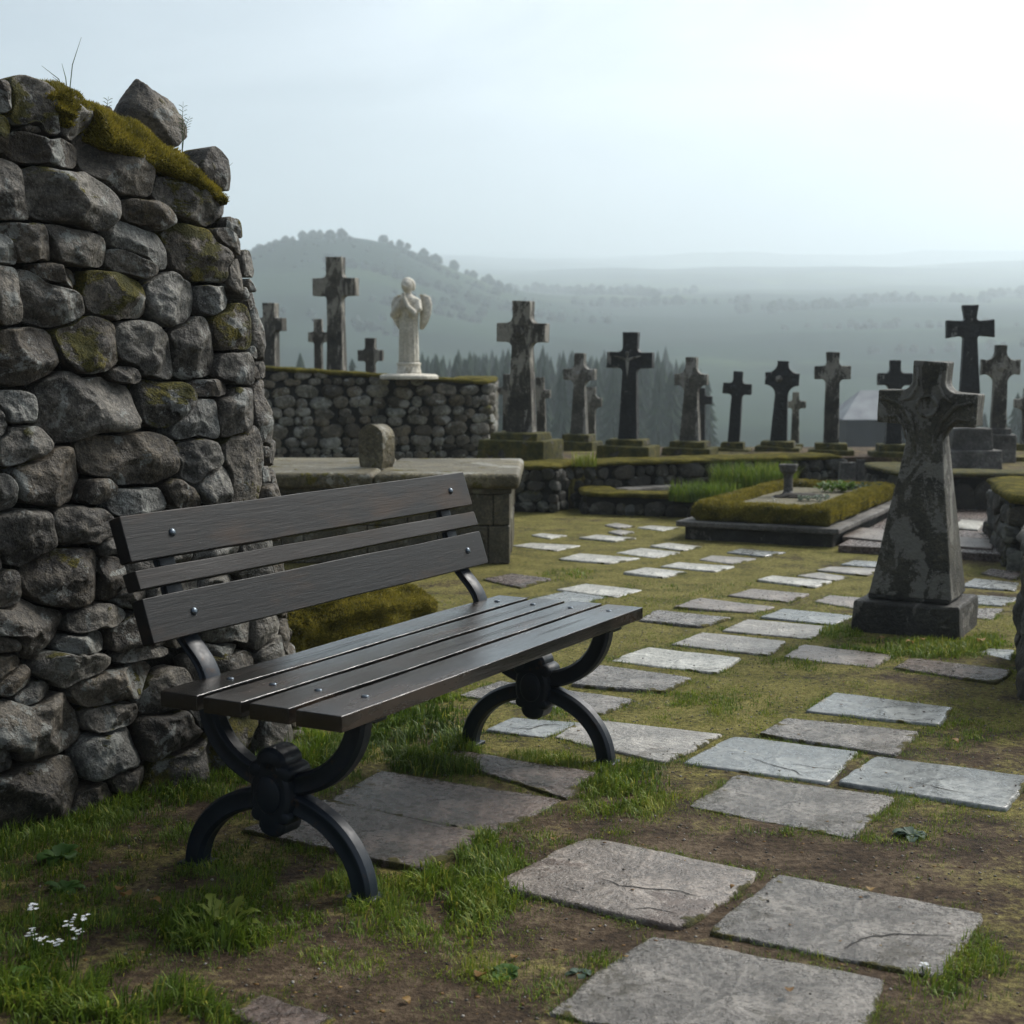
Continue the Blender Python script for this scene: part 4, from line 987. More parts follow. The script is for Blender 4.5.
LEAVES = [(118, 897, 'orange dead leaf, left one of the cluster by the near bench foot', .030), (130, 902, 'orange crumpled dead leaf in the middle of the dark grass cluster', .035), (152, 906, 'brown dead leaf, right one of the cluster in dark grass', .024), (92, 982, 'small tan leaf lying near the white flowers', .018), (477, 973, 'tan dead leaf lying on bare earth left of the clover weed', .032), (402, 994, 'small brown leaf near the bottom centre-left', .022), (790, 997, 'small yellow-brown leaf lying on the bottom flagstone', .024), (553, 843, 'small yellow leaf beside the cracked brown flagstone', .014), (870, 895, 'reddish leaf at the back edge of the large grey flagstone', .026), (951, 742, 'reddish brown leaf on the mossy earth right of the pale flagstone', .03), (884, 641, 'orange leaf in the grass at the left of the big cross base', .035), (906, 645, 'orange leaf in the grass at the middle of the big cross base', .04), (924, 643, 'yellow leaf in the grass beside the big cross base', .035), (983, 644, 'tan leaf in the grass right of the big cross base', .05), (735, 890, 'tiny brown leaf beyond the cracked flagstone corner', .016), (512, 955, 'pale twig-like leaf on the bare earth', .02)]
for i, (px, py, lb, ln) in enumerate(LEAVES):
    p = at(px, py, .012); mb = MB(); a = rnd.uniform(0, 6.3); on = slab_info(np.array([p[0]]), np.array([p[1]]))[0][0]
    z = (.021 if on else gz(p[0], p[1]) + (.006 if py > 940 else .024))
    leaf_mesh(mb, (0, 0, .002), (math.cos(a), math.sin(a), .35), ln * 1.35, ln * .8, .9, 0)
    o = tinted(mb.build('fallen_leaf', M['dry'], smooth=True, loc=(p[0], p[1], z)), .3 + .5 * rnd.random(), .2)
    tag(o, lb, 'leaf', 'fallen leaves')
# wisps of grass growing from the wall top
def wisp(label, px, py, tops_, rad=.0016, leaves=0, group=None, back=.12):
    p = on_wall(px, py, back); d = math.hypot(p[0], p[1]); kx = d / F; root = thing('grass_wisp', label, 'grass', p, 0, group); mb = MB()
    right = np.array([1, 0, 0])
    for (dx, dy) in tops_:
        x, z = dx * kx, -dy * kx
        mb.tube([(0, 0, -.03), (x * .35, 0, z * .5), (x, 0, z)], [rad, rad * .8, rad * .25], 5)
        if leaves:
            for q in range(leaves):
                t = .3 + .65 * q / leaves
                for s2 in (-1, 1): leaf_mesh(mb, (x * t, 0, z * t), (s2 * .8, .3 * s2, .8), .022, .008, .5, 0, 3)
    tinted(mb.build('stem', M['leaf'], root), .15, .2)
wisp('tall thin grass stems sprouting from the highest wall stone', 68, 92, [(14, -50), (-5, -26), (-24, -24), (-14, -14)])
wisp('thin leafy sprig right of the pointed boulder', 182, 142, [(2, -38), (8, -24)], .0013, 6)
wisp('short leafy sprig left of the pointed boulder', 106, 118, [(3, -20), (-3, -12)], .0012, 4)
wisp('thin dry grass blades near the outer corner of the wall top', 225, 172, [(-12, -16), (8, -9)], .001)

# ------------------------------------------------------------------ mossy kerb stone behind the bench
pm = at(300, 652); pe = at(424, 640)
root = thing('mossy_kerb_stone', 'low block of stones wholly covered in yellow-green moss behind the bench', 'kerb', (pm[0], pm[1], 0))
me = blob(0, (1, 1, 1), 6, .15, 2.6, 21, 0, oct_=3)
ax = Vector((pe[0] - pm[0] + .12, pe[1] - pm[1] + .35, 0)); ln = ax.length; ax.normalize(); sd = Vector((-ax.y, ax.x, 0))
for v in me.vertices:
    c = v.co; k2 = lambda a, e: math.copysign(abs(a) ** e, a)
    lob = 1 + .06 * math.cos(c.x * 9)
    p = ax * (ln * .5 * (.75 + k2(c.x, .55) * 1.05)) + sd * (.27 * k2(c.y, .7) * lob + .20) + Vector((0, 0, .0 + .225 * k2(c.z, .5) * lob))
    v.co = p
o = link_mesh('moss_cushion', me, M['moss'], root, smooth=True)
fuzz_on(me, 30000, .014, 'moss_fuzz', M['fuzz'], o)

AFTER_WEAR = []
# ------------------------------------------------------------------ chest tomb and marker stone
ctr = at(513, 564)
tomb = thing('chest_tomb', 'low sandstone chest tomb with a thick rounded slab behind the bench', 'tomb', (ctr[0], ctr[1], 0), R(-1.5))
mb = MB(); X0, X1, YD = -2.3, -.02, 1.28
rowsz = [(0, .225), (.229, .415)]
mb2 = MB(); mb2.box(X0 + .03, X1 - .03, .03, YD - .03, -.03, .42); mb2.build('core', M['core'], tomb)
for r_, (z0, z1) in enumerate(rowsz):
    x = X1; q = 0
    while x > X0:
        w = (.13, .30, .42, .38)[(q + r_ * 2 + (0 if r_ else 0)) % 4] if not (q == 0 and r_ == 1) else .10
        mb.box(max(x - w + .004, X0), x, 0 + .004 * ((q * 3 + r_) % 3), .12, z0, z1); x -= w; q += 1
    y = .124
    while y < YD:
        w = .37; mb.box(X1 - .14, X1 - .003 * (q % 3), y, min(y + w - .004, YD), z0, z1); y += w; q += 1
mb.build('ashlar_base', M['sand'], tomb, bevel=.008)
mb = MB(); mb.box(X0, X1 + .012, -.012, YD, .418, .448); mb.build('string_course', M['sand'], tomb, bevel=.006)
mb = MB(); x = X1 + .06; q = 0
for w in (.86, .9, .7):
    mb.box(x - w + .003, x, -.07 + .004 * (q % 2), YD + .06, .45, .542 + .002 * (q % 2)); x -= w; q += 1
mb.build('cover_slab', M['sandtop'], tomb, bevel=.032, segs=4)
p = at(377, 467, .542)
mb = MB(); ol = [(-.074, 0), (.074, 0), (.09, .05), (.094, .14)] + [(.092 * math.cos(a), .165 + .105 * math.sin(a) ** .8) for a in [math.pi * q / 14 for q in range(1, 14)]] + [(-.094, .14), (-.09, .05)]
mb.extrude_outline(ol, -.07, .07); o = mb.build('marker_stone', M['sandtop'], smooth=False, loc=(p[0], p[1], p[2] - .003)); o.rotation_euler = (0, 0, R(-28))
AFTER_WEAR.append(o); tag(o, 'small upright stone with rounded top standing on the chest tomb slab', 'gravestone')

# ------------------------------------------------------------------ background rubble walls and terraces
def rubble_wall(name, label, pts, zt, size, thick=.4, mat='rubble', cap='moss', capz=.06, capw=None, amp=.015, batter=0.0, Mang=14, K=4, seed=0, z0=0.0, detail=False, bulge=.5, fuzz=0, over=.02):
    P = Path(pts, .05, 1); rg = np.random.default_rng(seed); ztop = zt if callable(zt) else (lambda s: zt)
    w = thing(name, label, 'wall', (pts[0][0], pts[0][1], 0))
    sd = row_seeds(P.L, ztop, size, rg, z0)
    V, Fc, a = pack(P, sd, batter, Mang, K, gap=.003, grow=1.2, bulge=bulge, depth_in=.05, detail=detail, seed=seed)
    pk(link_mesh('stones', mesh_np('stones', V, Fc, a), M[mat], smooth=True), w)
    mb = MB(); mb.rings(core_mesh(P, thick, lambda s: ztop(s) - .01, batter, .03, z0 - .05)); pk(mb.build('core', M['core']), w)
    if cap:
        mb = MB(); mb.rings(lumpy_strip(P, capw or thick, lambda s: ztop(s) - capz * .35, capz, over, amp, seed)); o = mb.build('coping', M[cap], smooth=True); pk(o, w)
        if fuzz: f = fuzz_on(o.data, fuzz, .02, 'moss_fuzz', M['fuzz'], None); f.parent = o
    return w
# tall retaining wall at the back left
pL, pR = np.array([-3.6, 14.4]), np.array([atD(488, 400, 15.6)[0], 15.6])
zL = lambda s: 1.135 - .17 * min(1, max(0, s - .9) / 2.6)
rubble_wall('retaining_wall', 'tall rubble retaining wall with mossy top below the angel statue', [tuple(pL), tuple(pR), (pR[0] + .06, pR[1] + .10), (pR[0] + .05, 19.5)], zL, .13, .5, 'rubble', 'moss', .06, seed=4, Mang=14, K=4, amp=.018)
mb = MB(); mb.add(*([(-9, 14.9, -.05), (-3.6, 14.75, -.05), (pR[0] - .25, 15.95, -.05), (pR[0] - .25, 19.9, -.05), (-9, 19.9, -.05), (-9, 14.9, .9), (-3.6, 14.75, .9), (pR[0] - .25, 15.95, .9), (pR[0] - .25, 19.9, .9), (-9, 19.9, .9)], [[4, 3, 2, 1, 0], [5, 6, 7, 8, 9]] + [[i, (i + 1) % 5, 5 + (i + 1) % 5, 5 + i] for i in range(5)])); struct(mb.build('upper_terrace', M['ground']))
# terrace that carries the crosses
TZ = .37
a0 = at(440, 511); 
tw = [tuple(at(452, 509)[:2]), tuple(at(578, 514)[:2]), tuple(at(640, 507)[:2] + np.array([0, .1])), (2.55, 13.1)]
rubble_wall('terrace_wall', 'dark rubble terrace wall with mossy coping under the tallest left cross', [tuple(at(452, 510)[:2]), tuple(at(556, 513)[:2]), tuple(at(565, 510)[:2] + np.array([.02, .1])), (2.9, 12.95)], TZ - .02, .125, .4, 'darkrubble', 'moss', .05, seed=6, amp=.014)
mb = MB(); mb.add([(-.24, 12.0, TZ - .03), (.5, 12.0, TZ - .03), (2.9, 13.2, TZ - .03), (9, 13.2, TZ - .03), (9, 14.8, TZ - .03), (-.24, 14.8, TZ - .03), (-.24, 12.0, -.1), (.5, 12.0, -.1), (2.9, 13.2, -.1), (9, 13.2, -.1), (9, 14.8, -.1), (-.24, 14.8, -.1)],
      [[0, 1, 2, 3, 4, 5], [6, 7, 1, 0], [7, 8, 2, 1], [8, 9, 3, 2], [9, 10, 4, 3], [10, 11, 5, 4], [11, 6, 0, 5]])
struct(mb.build('terrace', M['ground']))
# low mossy kerb wall of the grassy bed, left of the planter
k0, k1 = at(584, 514)[:2], at(706, 518)[:2]
rubble_wall('kerb_wall', 'low dark kerb wall with yellow moss edging the grassy bed', [tuple(k0 + np.array([-.02, .9])), tuple(k0), tuple(k1)], .15, .10, .26, 'darkrubble', 'moss', .05, seed=8, amp=.012)
mb = MB(); g0 = at(628, 489, .17) ; g1 = at(735, 480, .17)
dv = g1[:2] - g0[:2]; dl = np.linalg.norm(dv)
kb = thing('grave_kerb', 'plain grey stone kerb lying along the grassy bed in front of the terrace wall', 'kerb', (g0[0], g0[1], 0), math.atan2(dv[1], dv[0]))
mb.box(0, dl, 0, .16, -.02, .17); mb.build('kerb_stone', M['kerb'], kb, bevel=.012)
# planter
FR, FL, BR = at(836, 548)[:2], at(679, 539)[:2], np.array([3.08, 11.5]); BL = FL + BR - FR
planter = thing('grave_planter', 'raised grave bed with a thick mossy rim on a dark stone base', 'planter', (FL[0], FL[1], 0))
def loop_path(ins):
    c = (FR + FL + BR + BL) / 4; q = []
    for p in (FL, FR, BR, BL):
        u1 = None; q.append(p)
    # inset parallelogram
    e1 = (FR - FL) / np.linalg.norm(FR - FL); e2 = (BR - FR) / np.linalg.norm(BR - FR); i = ins
    return [FL + e1 * i + e2 * i, FR - e1 * i + e2 * i, BR - e1 * i - e2 * i, BL + e1 * i - e2 * i]
def prism(pts, z0, z1): 
    n = len(pts); return ([(p[0], p[1], z0) for p in pts] + [(p[0], p[1], z1) for p in pts], [list(range(n))[::-1], [n + i for i in range(n)]] + [[i, (i + 1) % n, n + (i + 1) % n, n + i] for i in range(n)])
mb = MB(); mb.add(*prism(loop_path(.03), -.05, .085)); pk(mb.build('base_course', M['base'], bevel=.01), planter)
mb = MB(); mb.add(*prism(loop_path(-.02), .087, .125)); pk(mb.build('ledge', M['kerb'], bevel=.01), planter)
q = loop_path(.06); Pq = Path([tuple(q[0]), tuple(q[1]), tuple(q[2]), tuple(q[3]), tuple(q[0] + (q[3] - q[0]) * .02)], .05, 1)
mb = MB(); mb.rings(lumpy_strip(Pq, .17, .118, .125, .0, .016, 3, .04)); o = pk(mb.build('moss_rim', M['moss'], smooth=True), planter)
fz = fuzz_on(o.data, 26000, .022, 'moss_fuzz', M['fuzz'], None); fz.parent = o
mb = MB(); mb.add(*prism(loop_path(.18), .1, .205)); pk(mb.build('gravel_bed', M['gravel']), planter)
# raised paved step right of the planter
pp = [at(838, 552)[:2], at(1060, 565)[:2], np.array([6.5, 11.6]), np.array([3.1, 11.6])]
mb = MB(); mb.add(*prism(pp, -.05, .045)); struct(mb.build('pavement', M['slab_red'], bevel=.006))
for i, (lb, kd, qd) in enumerate([('worn brown paving slab on the step edge left of the big cross shaft', 'red+', [(842, 536), (852, 526), (905, 531), (895, 541)]), ('pale paving slab on the step right of the big cross shaft', 'white', [(950, 527), (962, 519), (985, 521), (978, 529)]), ('brown paving slab on the step edge right of the big cross', 'red+', [(950, 545), (958, 536), (994, 540), (992, 548)])]):
    P = [at(x, y, .06)[:2] for x, y in qd]; mb = MB(); mb.add(*prism(P, .03, .058)); o = mb.build('paving_slab', M[{'red+': 'slab_greybrown', 'white': 'slab_white'}[kd]], bevel=.006); tag(o, lb, 'paving slab', 'slabs on the raised step')
# right hand terrace wall
r0, r1 = at(868, 505, .05)[:2], at(1060, 512, .05)[:2]
rubble_wall('terrace_wall', 'dark block terrace wall with a mossy flat coping right of the big cross', [(3.0, 12.6), (3.02, 11.75), tuple(at(900, 508, .05)[:2]), (6.2, 11.0)], .31, .24, .4, 'darkrubble', 'plinth', .05, seed=12, amp=.004, bulge=.22, z0=.04, over=.03)
mb = MB(); mb.add(*prism([(3.2, 11.85), (6.4, 11.3), (9, 11.3), (9, 13.3), (3.2, 13.3)], -.05, .30)); struct(mb.build('right_terrace', M['ground']))
# rubble pier and the dark wall end at the right edge
pier = rubble_wall('stone_pier', 'stub of a dark dry stone wall with mossy top near the right edge', [tuple(at(1004, 552)[:2] + np.array([.05, .5])), tuple(at(1004, 566)[:2]), tuple(at(1008, 570)[:2]), tuple(at(1180, 585)[:2])], .40, .20, .5, 'darkrubble', 'moss', .07, seed=14, detail=True, Mang=26, K=6, amp=.02, bulge=.5, capw=.42)
p = at(1019, 712) + np.array([.085, 0, 0])
rubble_wall('stone_wall_end', 'end of a dark rough stone wall cut off by the right edge of the photo', [(p[0] + .22, p[1] + .9), (p[0] + .06, p[1] + .35), (p[0] + .02, p[1] + .10), (p[0] + .07, p[1] + .0), (p[0] + 1.3, p[1] - .1)], .52, .17, .5, 'darkrubble', 'darkrubble', .07, seed=15, amp=.03, detail=True, Mang=30, K=8, bulge=.5, batter=.02)

# ------------------------------------------------------------------ crosses
def cross_outline(hb, hs, ht, ha, za0, za1, zt, z0, arm, fil, flare=0.0, topflare=0.0, tops=None):
    """right half of the outline, bottom to top, then mirrored. hb half width at the foot, hs under the arms, ht head half width"""
    r = [(hb, z0)]
    r.append((hs, za0 - fil))
    for q in range(1, 6):
        a = math.pi / 2 * q / 6; r.append((hs + fil * (1 - math.cos(a)), za0 - fil + fil * math.sin(a)))
    r += [(hs + fil, za0), (arm, za0 - flare), (arm, za1 + flare)]
    r.append((ht + fil, za1))
    for q in range(1, 6):
        a = math.pi / 2 * q / 6; r.append((ht + fil * (1 - math.sin(a)), za1 + fil * (1 - math.cos(a))))
    r += [(ht, za1 + fil), (ht + topflare, zt)]
    out = r + [(-x, z) for x, z in r[::-1]]
    return out
def wear(o, cuts=3, amp=.006, fr=9):
    bm = bmesh.new(); bm.from_mesh(o.data)
    bmesh.ops.triangulate(bm, faces=[f for f in bm.faces if len(f.verts) > 4])
    for _ in range(cuts):
        le = [e for e in bm.edges if e.calc_length() > .05]
        if not le: break
        bmesh.ops.subdivide_edges(bm, edges=le, cuts=1, use_grid_fill=True); bmesh.ops.triangulate(bm, faces=[f for f in bm.faces if len(f.verts) > 4])
    for v in bm.verts:
        n = Vector((noise.noise(v.co * fr), noise.noise(v.co * fr + Vector((9, 0, 0))), noise.noise(v.co * fr + Vector((0, 7, 0)))))
        n2_ = Vector((noise.noise(v.co * fr * 3), noise.noise(v.co * fr * 3 + Vector((4, 0, 0))), noise.noise(v.co * fr * 3 + Vector((0, 3, 0)))))
        v.co += n * amp + n2_ * amp * .5
    bm.to_mesh(o.data); bm.free()
for o in AFTER_WEAR:
    wear(o, 3, .008, 7); bv = o.modifiers.new('bevel', 'BEVEL'); bv.width = .02; bv.segments = 3; bv.angle_limit = R(50)
def cross(label, D, cx, yt, ya0, ya1, xl, xr, yb, wb, ws, wh, ped, mat='cross', rz=-18, fil=.25, flare=0.0, tf=0.0, lean=0.0, thick=.75, relief=0, group='stone crosses on the graves', pmat='plinth', wb_y=None, fs=.94, tb=None, ps=.84):
    """pixel measures at distance D: top, arm top/bottom, arm ends, shaft foot, widths at foot/neck/head, pedestal steps [(half width px, y top, y bottom)]"""
    kx = D / F / math.cos(math.atan((cx - 512) / F)) ; kk = 1 / math.cos(R(rz) + math.atan((cx - 512) / F)) if rz else 1
    kk = min(kk, 1.25)
    P = atD(cx, yb, D); zf = lambda y: atD(cx, y, D)[2]
    zg = zf(ped[-1][2]) if ped else zf(yb)
    root = thing('stone_cross', label, 'cross', (P[0], P[1], zg), R(rz), group)
    hs = ws * kx / 2 * fs
    pts = cross_outline(wb * kx / 2 * fs, hs, wh * kx / 2 * fs, 0, zf(ya1) - zg, zf(ya0) - zg, zf(yt) - zg, zf(yb) - zg - .015, (xr - xl) / 2 * kx * fs * (1.0 if abs(rz) < 25 else 1.06), fil * ws * kx, flare * kx, tf * kx)
    dp = max(hs * thick, .035)
    mb = MB(); mb.extrude_outline(pts, -dp, dp); b = mb.build('cross_shaft', M[mat], root)
    if tb:
        zn = zf(ya1) - zg; z0_ = zf(yb) - zg
        for v in b.data.vertices:
            t_ = max(0, min(1, (zn - v.co.z) / (zn - z0_))); v.co.y *= 1 + (tb - 1) * t_
    wear(b, 2, .005 * min(1, hs / .06), 8)
    bv = b.modifiers.new('bevel', 'BEVEL'); bv.width = .008; bv.segments = 2; bv.angle_limit = R(50)
    b.rotation_euler = (0, R(lean), 0)
    for i, (hw, y0, y1) in enumerate(ped):
        z0, z1 = zf(y1) - zg, zf(y0) - zg; h = hw * kx * ps
        mb = MB(); mb.frustum(h, h * .92, h * .96, h * .88, z0 + (.002 if i < len(ped) - 1 else -.03), z1)
        o = mb.build('plinth', M[pmat], root); wear(o, 2, .008, 6); bv = o.modifiers.new('bevel', 'BEVEL'); bv.width = .012; bv.segments = 2; bv.angle_limit = R(50)
    if relief:
        za = (zf(ya0) + zf(ya1)) / 2 - zg; r_ = (ya1 - ya0) * kx * (.3 if relief == 1 else .42)
        mb = MB(); 
        if relief == 1:
            rs = []
            for y_, f in ((-dp + .004, 1.0), (-dp - .010, .92), (-dp - .016, .7), (-dp - .010, .55), (-dp - .020, .3), (-dp - .022, .05)):
                rs.append([(r_ * f * math.cos(2 * math.pi * q / 18) * (1 + .08 * math.cos(5 * 2 * math.pi * q / 18)), y_, za + r_ * f * math.sin(2 * math.pi * q / 18) * (1 + .08 * math.cos(5 * 2 * math.pi * q / 18))) for q in range(18)])
            mb.rings(rs)
        else:
            # worn carved figure: lozenge body with drooping arms
            mb.add([(-r_ * .35, -dp + .004, za), (0, -dp - .022, za + r_ * .2), (r_ * .35, -dp + .004, za), (0, -dp + .004, za - r_ * 3.2), (0, -dp + .004, za + r_ * .9), (0, -dp - .016, za - r_ * 1.6)], [[0, 1, 4], [4, 1, 2], [0, 5, 1], [1, 5, 2], [0, 3, 5], [5, 3, 2], [0, 4, 2, 3]])
            for s2 in (-1, 1): mb.tube([(s2 * r_ * .2, -dp, za + r_ * .1), (s2 * r_ * 1.0, -dp, za + r_ * .35), (s2 * r_ * 2.0, -dp, za + r_ * .6)], [r_ * .22, r_ * .18, r_ * .1], 6)
            mb.lathe([(.01, za + r_ * .5), (r_ * .28, za + r_ * .75), (r_ * .28, za + r_ * 1.05), (.01, za + r_ * 1.3)], 8, 0, -dp - .004)
        mb.build('carved_relief', M['cross_pale' if relief == 2 or 'spots' in label else mat], root, smooth=False, bevel=.003); root.children[-1].parent = b
    return root
# the big cross at the right
big = cross('big weathered grey cross with a flaring shaft on a dark stone block at the right', 6.6, 916, 361, 391, 424, 873, 959, 589, 77, 32, 31, [(43, 588, 597), (57, 597, 629)], 'cross_front', -27, .34, 0, .5, 2.4, 1.1, 0, 'stone crosses on the graves', 'base', fs=1.02, tb=2.0, ps=.92)
b_ = [c_ for c_ in big.children if c_.name.startswith('cross_shaft')][0]
ys = -min(v.co.y for v in b_.data.vertices if v.co.z > .9) + .001; mb = MB(); zc = .98 * 1.0
zs_ = [v.co.z for v in b_.data.vertices]; xs_ = [abs(v.co.x) for v in b_.data.vertices if v.co.z > .8]; aw = max(xs_); zt_ = max(zs_)
za_ = np.mean([v.co.z for v in b_.data.vertices if abs(v.co.x) > aw * .95])
for s2 in (-1, 1):
    mb.tube([(s2 * aw * .86, -ys, za_ + .035), (s2 * aw * .55, -ys, za_ + .015), (s2 * aw * .30, -ys, za_ - .06), (s2 * aw * .17, -ys, za_ - .16), (s2 * aw * .05, -ys, za_ - .30)], [.006, .010, .012, .011, .005], 8)
    mb.tube([(s2 * aw * .84, -ys, za_ - .045), (s2 * aw * .60, -ys, za_ - .04), (s2 * aw * .44, -ys, za_ - .075), (s2 * aw * .36, -ys, za_ - .14)], [.005, .008, .009, .004], 8)
    mb.tube([(s2 * aw * .24, -ys, zt_ - .03), (s2 * aw * .20, -ys, za_ + .10), (s2 * aw * .34, -ys, za_ + .045), (s2 * aw * .5, -ys, za_ + .03)], [.005, .009, .009, .005], 8)
mb.tube([(aw * .2 * math.cos(2 * math.pi * q / 20), -ys, za_ + .01 + aw * .2 * math.sin(2 * math.pi * q / 20)) for q in range(21)], .009, 8)
mb.build('carved_relief', M['cross_front'], b_, smooth=True)
# terrace crosses, left to right
cross('tall pale-streaked cross on a two-step plinth, first cross right of the rubble wall', 12.75, 521, 301, 323, 342, 496, 550, 434, 30, 20, 20, [(30, 432, 440), (42, 439, 458)], 'cross', -20, .3, 0, 0, 1.0, .8, 1)
cross('small hazy cross half hidden behind the tall pale-streaked cross', 17.5, 507, 374, 387, 394, 496, 518, 446, 9, 8, 8, [(14, 444, 466)], 'cross', -10, .2)
cross('small plain cross just right of the tall pale-streaked cross', 16.5, 543, 377, 390, 398, 534, 556, 446, 10, 9, 9, [(14, 444, 466)], 'cross', -10, .2, lean=-2)
cross('pale cross with a carved head on a mossy plinth, left of the black crucifix cross', 14.3, 579, 353, 369, 380, 561, 596, 436, 19, 12, 11, [(17, 434, 442), (24, 441, 456)], 'cross_pale', -20, .45, 0, 0, .6, .8, 1)
cross('small pale cross tucked behind the right side of the carved pale cross', 17.0, 591, 387, 398, 407, 578, 601, 440, 10, 9, 10, [(14, 444, 466)], 'cross_pale', -10, .5)
cross('large black cross with a pale crucifix figure on a mossy plinth', 12.9, 628, 332, 352, 368, 603, 652, 441, 21, 15, 16, [(23, 439, 446), (33, 445, 461)], 'cross_dark', -18, .3, 0, .5, 1.2, .8, 2)
cross('streaked pale cross with a broad worn carved head, right of the black crucifix cross', 13.6, 690, 357, 374, 385, 672, 707, 443, 22, 14, 12, [(22, 441, 448), (30, 447, 458)], 'cross_pale', -18, .5, 0, 0, .6, .8, 2)
cross('thin dark cross half hidden behind the streaked pale cross', 16.5, 701, 388, 396, 404, 690, 713, 441, 9, 8, 8, [(12, 444, 466)], 'cross_dark', -10, .2)
cross('slender dark cross on a small mossy plinth, leaning slightly right', 14.2, 733, 371, 383, 394, 718, 748, 444, 13, 11, 10, [(14, 442, 449), (21, 448, 456)], 'cross_dark', -14, .3, 0, 0, 3.0, .8, 1)
cross('black cross with a ringed head bearing pale spots', 14.2, 778, 361, 373, 385, 761, 796, 443, 18, 13, 11, [(20, 441, 447), (27, 446, 456)], 'cross_dark', -14, .75, 0, .5, 2.4, .8, 1)
cross('small brown cross behind, right of the black ringed cross', 17.5, 795, 392, 401, 408, 784, 805, 442, 9, 7, 7, [(10, 444, 466)], 'cross', -10, .35)
cross('brown cross with a white stained foot, left of the little shed', 13.6, 831, 352, 366, 379, 813, 850, 444, 16, 14, 13, [(19, 443, 450), (27, 449, 459)], 'cross', -10, .3, 0, .5, 0, .8, 0)
cross('dark cross in front of the shed, left of the big cross head', 13.4, 893, 360, 373, 385, 875, 910, 446, 17, 13, 11, [(18, 444, 452), (27, 451, 466)], 'cross_dark', -6, .3, 0, 0, 0, .8, 0)
cross('tall black cross with flared ends rising behind the big cross', 12.3, 970, 305, 321, 336, 947, 994, 425, 22, 14, 12, [(22, 428, 450), (32, 449, 474)], 'cross_dark', -6, .2, 1.5, 2, -1.2, .8, 0, pmat='kerb')
cross('brown cross with a carved cross head on a stone block, far right', 13.2, 998, 345, 360, 374, 979, 1017, 430, 15, 13, 11, [(13, 428, 436), (18, 434, 462)], 'cross', -6, .6, 1, 0, 0, .8, 1, pmat='kerb')
cross('small cross cut by the right edge of the photo', 14.3, 1027, 388, 399, 408, 1013, 1041, 446, 13, 11, 10, [(16, 444, 458)], 'cross', -6, .4)
# crosses above the retaining wall
cross('short broad cross above the rubble wall, beside the edge of the dry stone wall', 16.6, 272, 303, 318, 331, 257, 289, 385, 15, 14, 14, [], 'cross', -22, .15)
cross('small slim cross standing left of the tall cross above the rubble wall', 17.5, 319, 319, 332, 342, 309, 330, 385, 9, 8, 9, [], 'cross', -10, .3)
cross('tall sturdy brown cross above the rubble wall, left of the angel', 15.8, 337, 257, 278, 296, 313, 361, 385, 19, 16, 18, [], 'cross', -16, .25)
cross('small dark cross between the tall sturdy cross and the angel', 17.3, 371, 338, 350, 361, 358, 385, 385, 11, 10, 11, [], 'cross', -8, .3)

# ------------------------------------------------------------------ angel statue
P = atD(409, 376, 15.15); kz = 15.15 / F
ang = thing('angel_statue', 'cream stone angel with folded wings and hands at its chin on the rubble wall', 'statue', (P[0], P[1], P[2] - .01), R(-22))
hh = 100 * kz
mb = MB(); mb.lathe([(.30, -.02), (.30, .012), (.27, .028), (.12, .036)], 32, 0, 0); mb.build('base', M['statue'], ang, smooth=False, bevel=.004)
mb = MB(); mb.lathe([(.128, .034), (.130, .05), (.122, .075), (.118, .115), (.126, .125), (.126, .14), (.112, .15)], 28, 0, 0, .9); mb.build('pedestal', M['statue'], ang, smooth=False, bevel=.003)
sec = [(.148, .105, .092, 0), (.25, .104, .09, 0), (.40, .100, .084, 0), (.52, .098, .082, 0), (.60, .104, .084, 0), (.68, .118, .086, .0), (.74, .126, .082, 0), (.775, .112, .074, 0), (.795, .070, .055, .0), (.81, .040, .038, .008), (.835, .036, .036, .014), (.85, .046, .048, .02), (.875, .056, .062, .026), (.905, .062, .068, .026), (.935, .058, .064, .022), (.960, .038, .044, .018), (.970, .010, .012, .016)]
mb = MB(); rs = []
for z, rx, ry, fy in sec:
    ring = []
    for q in range(40):
        a = 2 * math.pi * q / 40; f = 1 + (.055 * math.cos(a * 11 + z * 2) * max(0, min(1, (.66 - z) * 4)) if z < .66 else 0)
        ring.append((rx * f * math.cos(a), -fy + ry * f * math.sin(a), z * hh / 1.0))
    rs.append(ring)
mb.rings(rs)
for s2 in (-1, 1):
    mb.tube([(s2 * .105, .0, .755 * hh), (s2 * .128, -.045, .66 * hh), (s2 * .115, -.10, .61 * hh), (s2 * .05, -.135, .69 * hh), (s2 * .016, -.125, .775 * hh)], [.036, .045, .048, .032, .018], 12)
    mb.tube([(s2 * .014, -.124, .765 * hh), (s2 * .010, -.115, .83 * hh)], [.016, .009], 8)
mb.tube([(0, -.088, .91 * hh), (0, -.103, .888 * hh)], [.008, .012], 8)
body = mb.build('figure', M['statue'], ang, smooth=True)
rm = body.modifiers.new('fuse', 'REMESH'); rm.mode = 'VOXEL'; rm.voxel_size = .008; rm.use_smooth_shade = True
mb = MB(); rs = []
for z, r_, y_ in ((.855, .058, .012), (.875, .069, .01), (.905, .074, .006), (.935, .071, -.004), (.962, .052, -.012), (.980, .02, -.014)):
    rs.append([(r_ * math.cos(2 * math.pi * q / 24) * .95, y_ + r_ * math.sin(2 * math.pi * q / 24) * (1.0 if math.sin(2 * math.pi * q / 24) > 0 else .62 if z < .93 else .95), z * hh) for q in range(24)])
mb.rings(rs); mb.build('hair', M['statue'], ang, smooth=True)
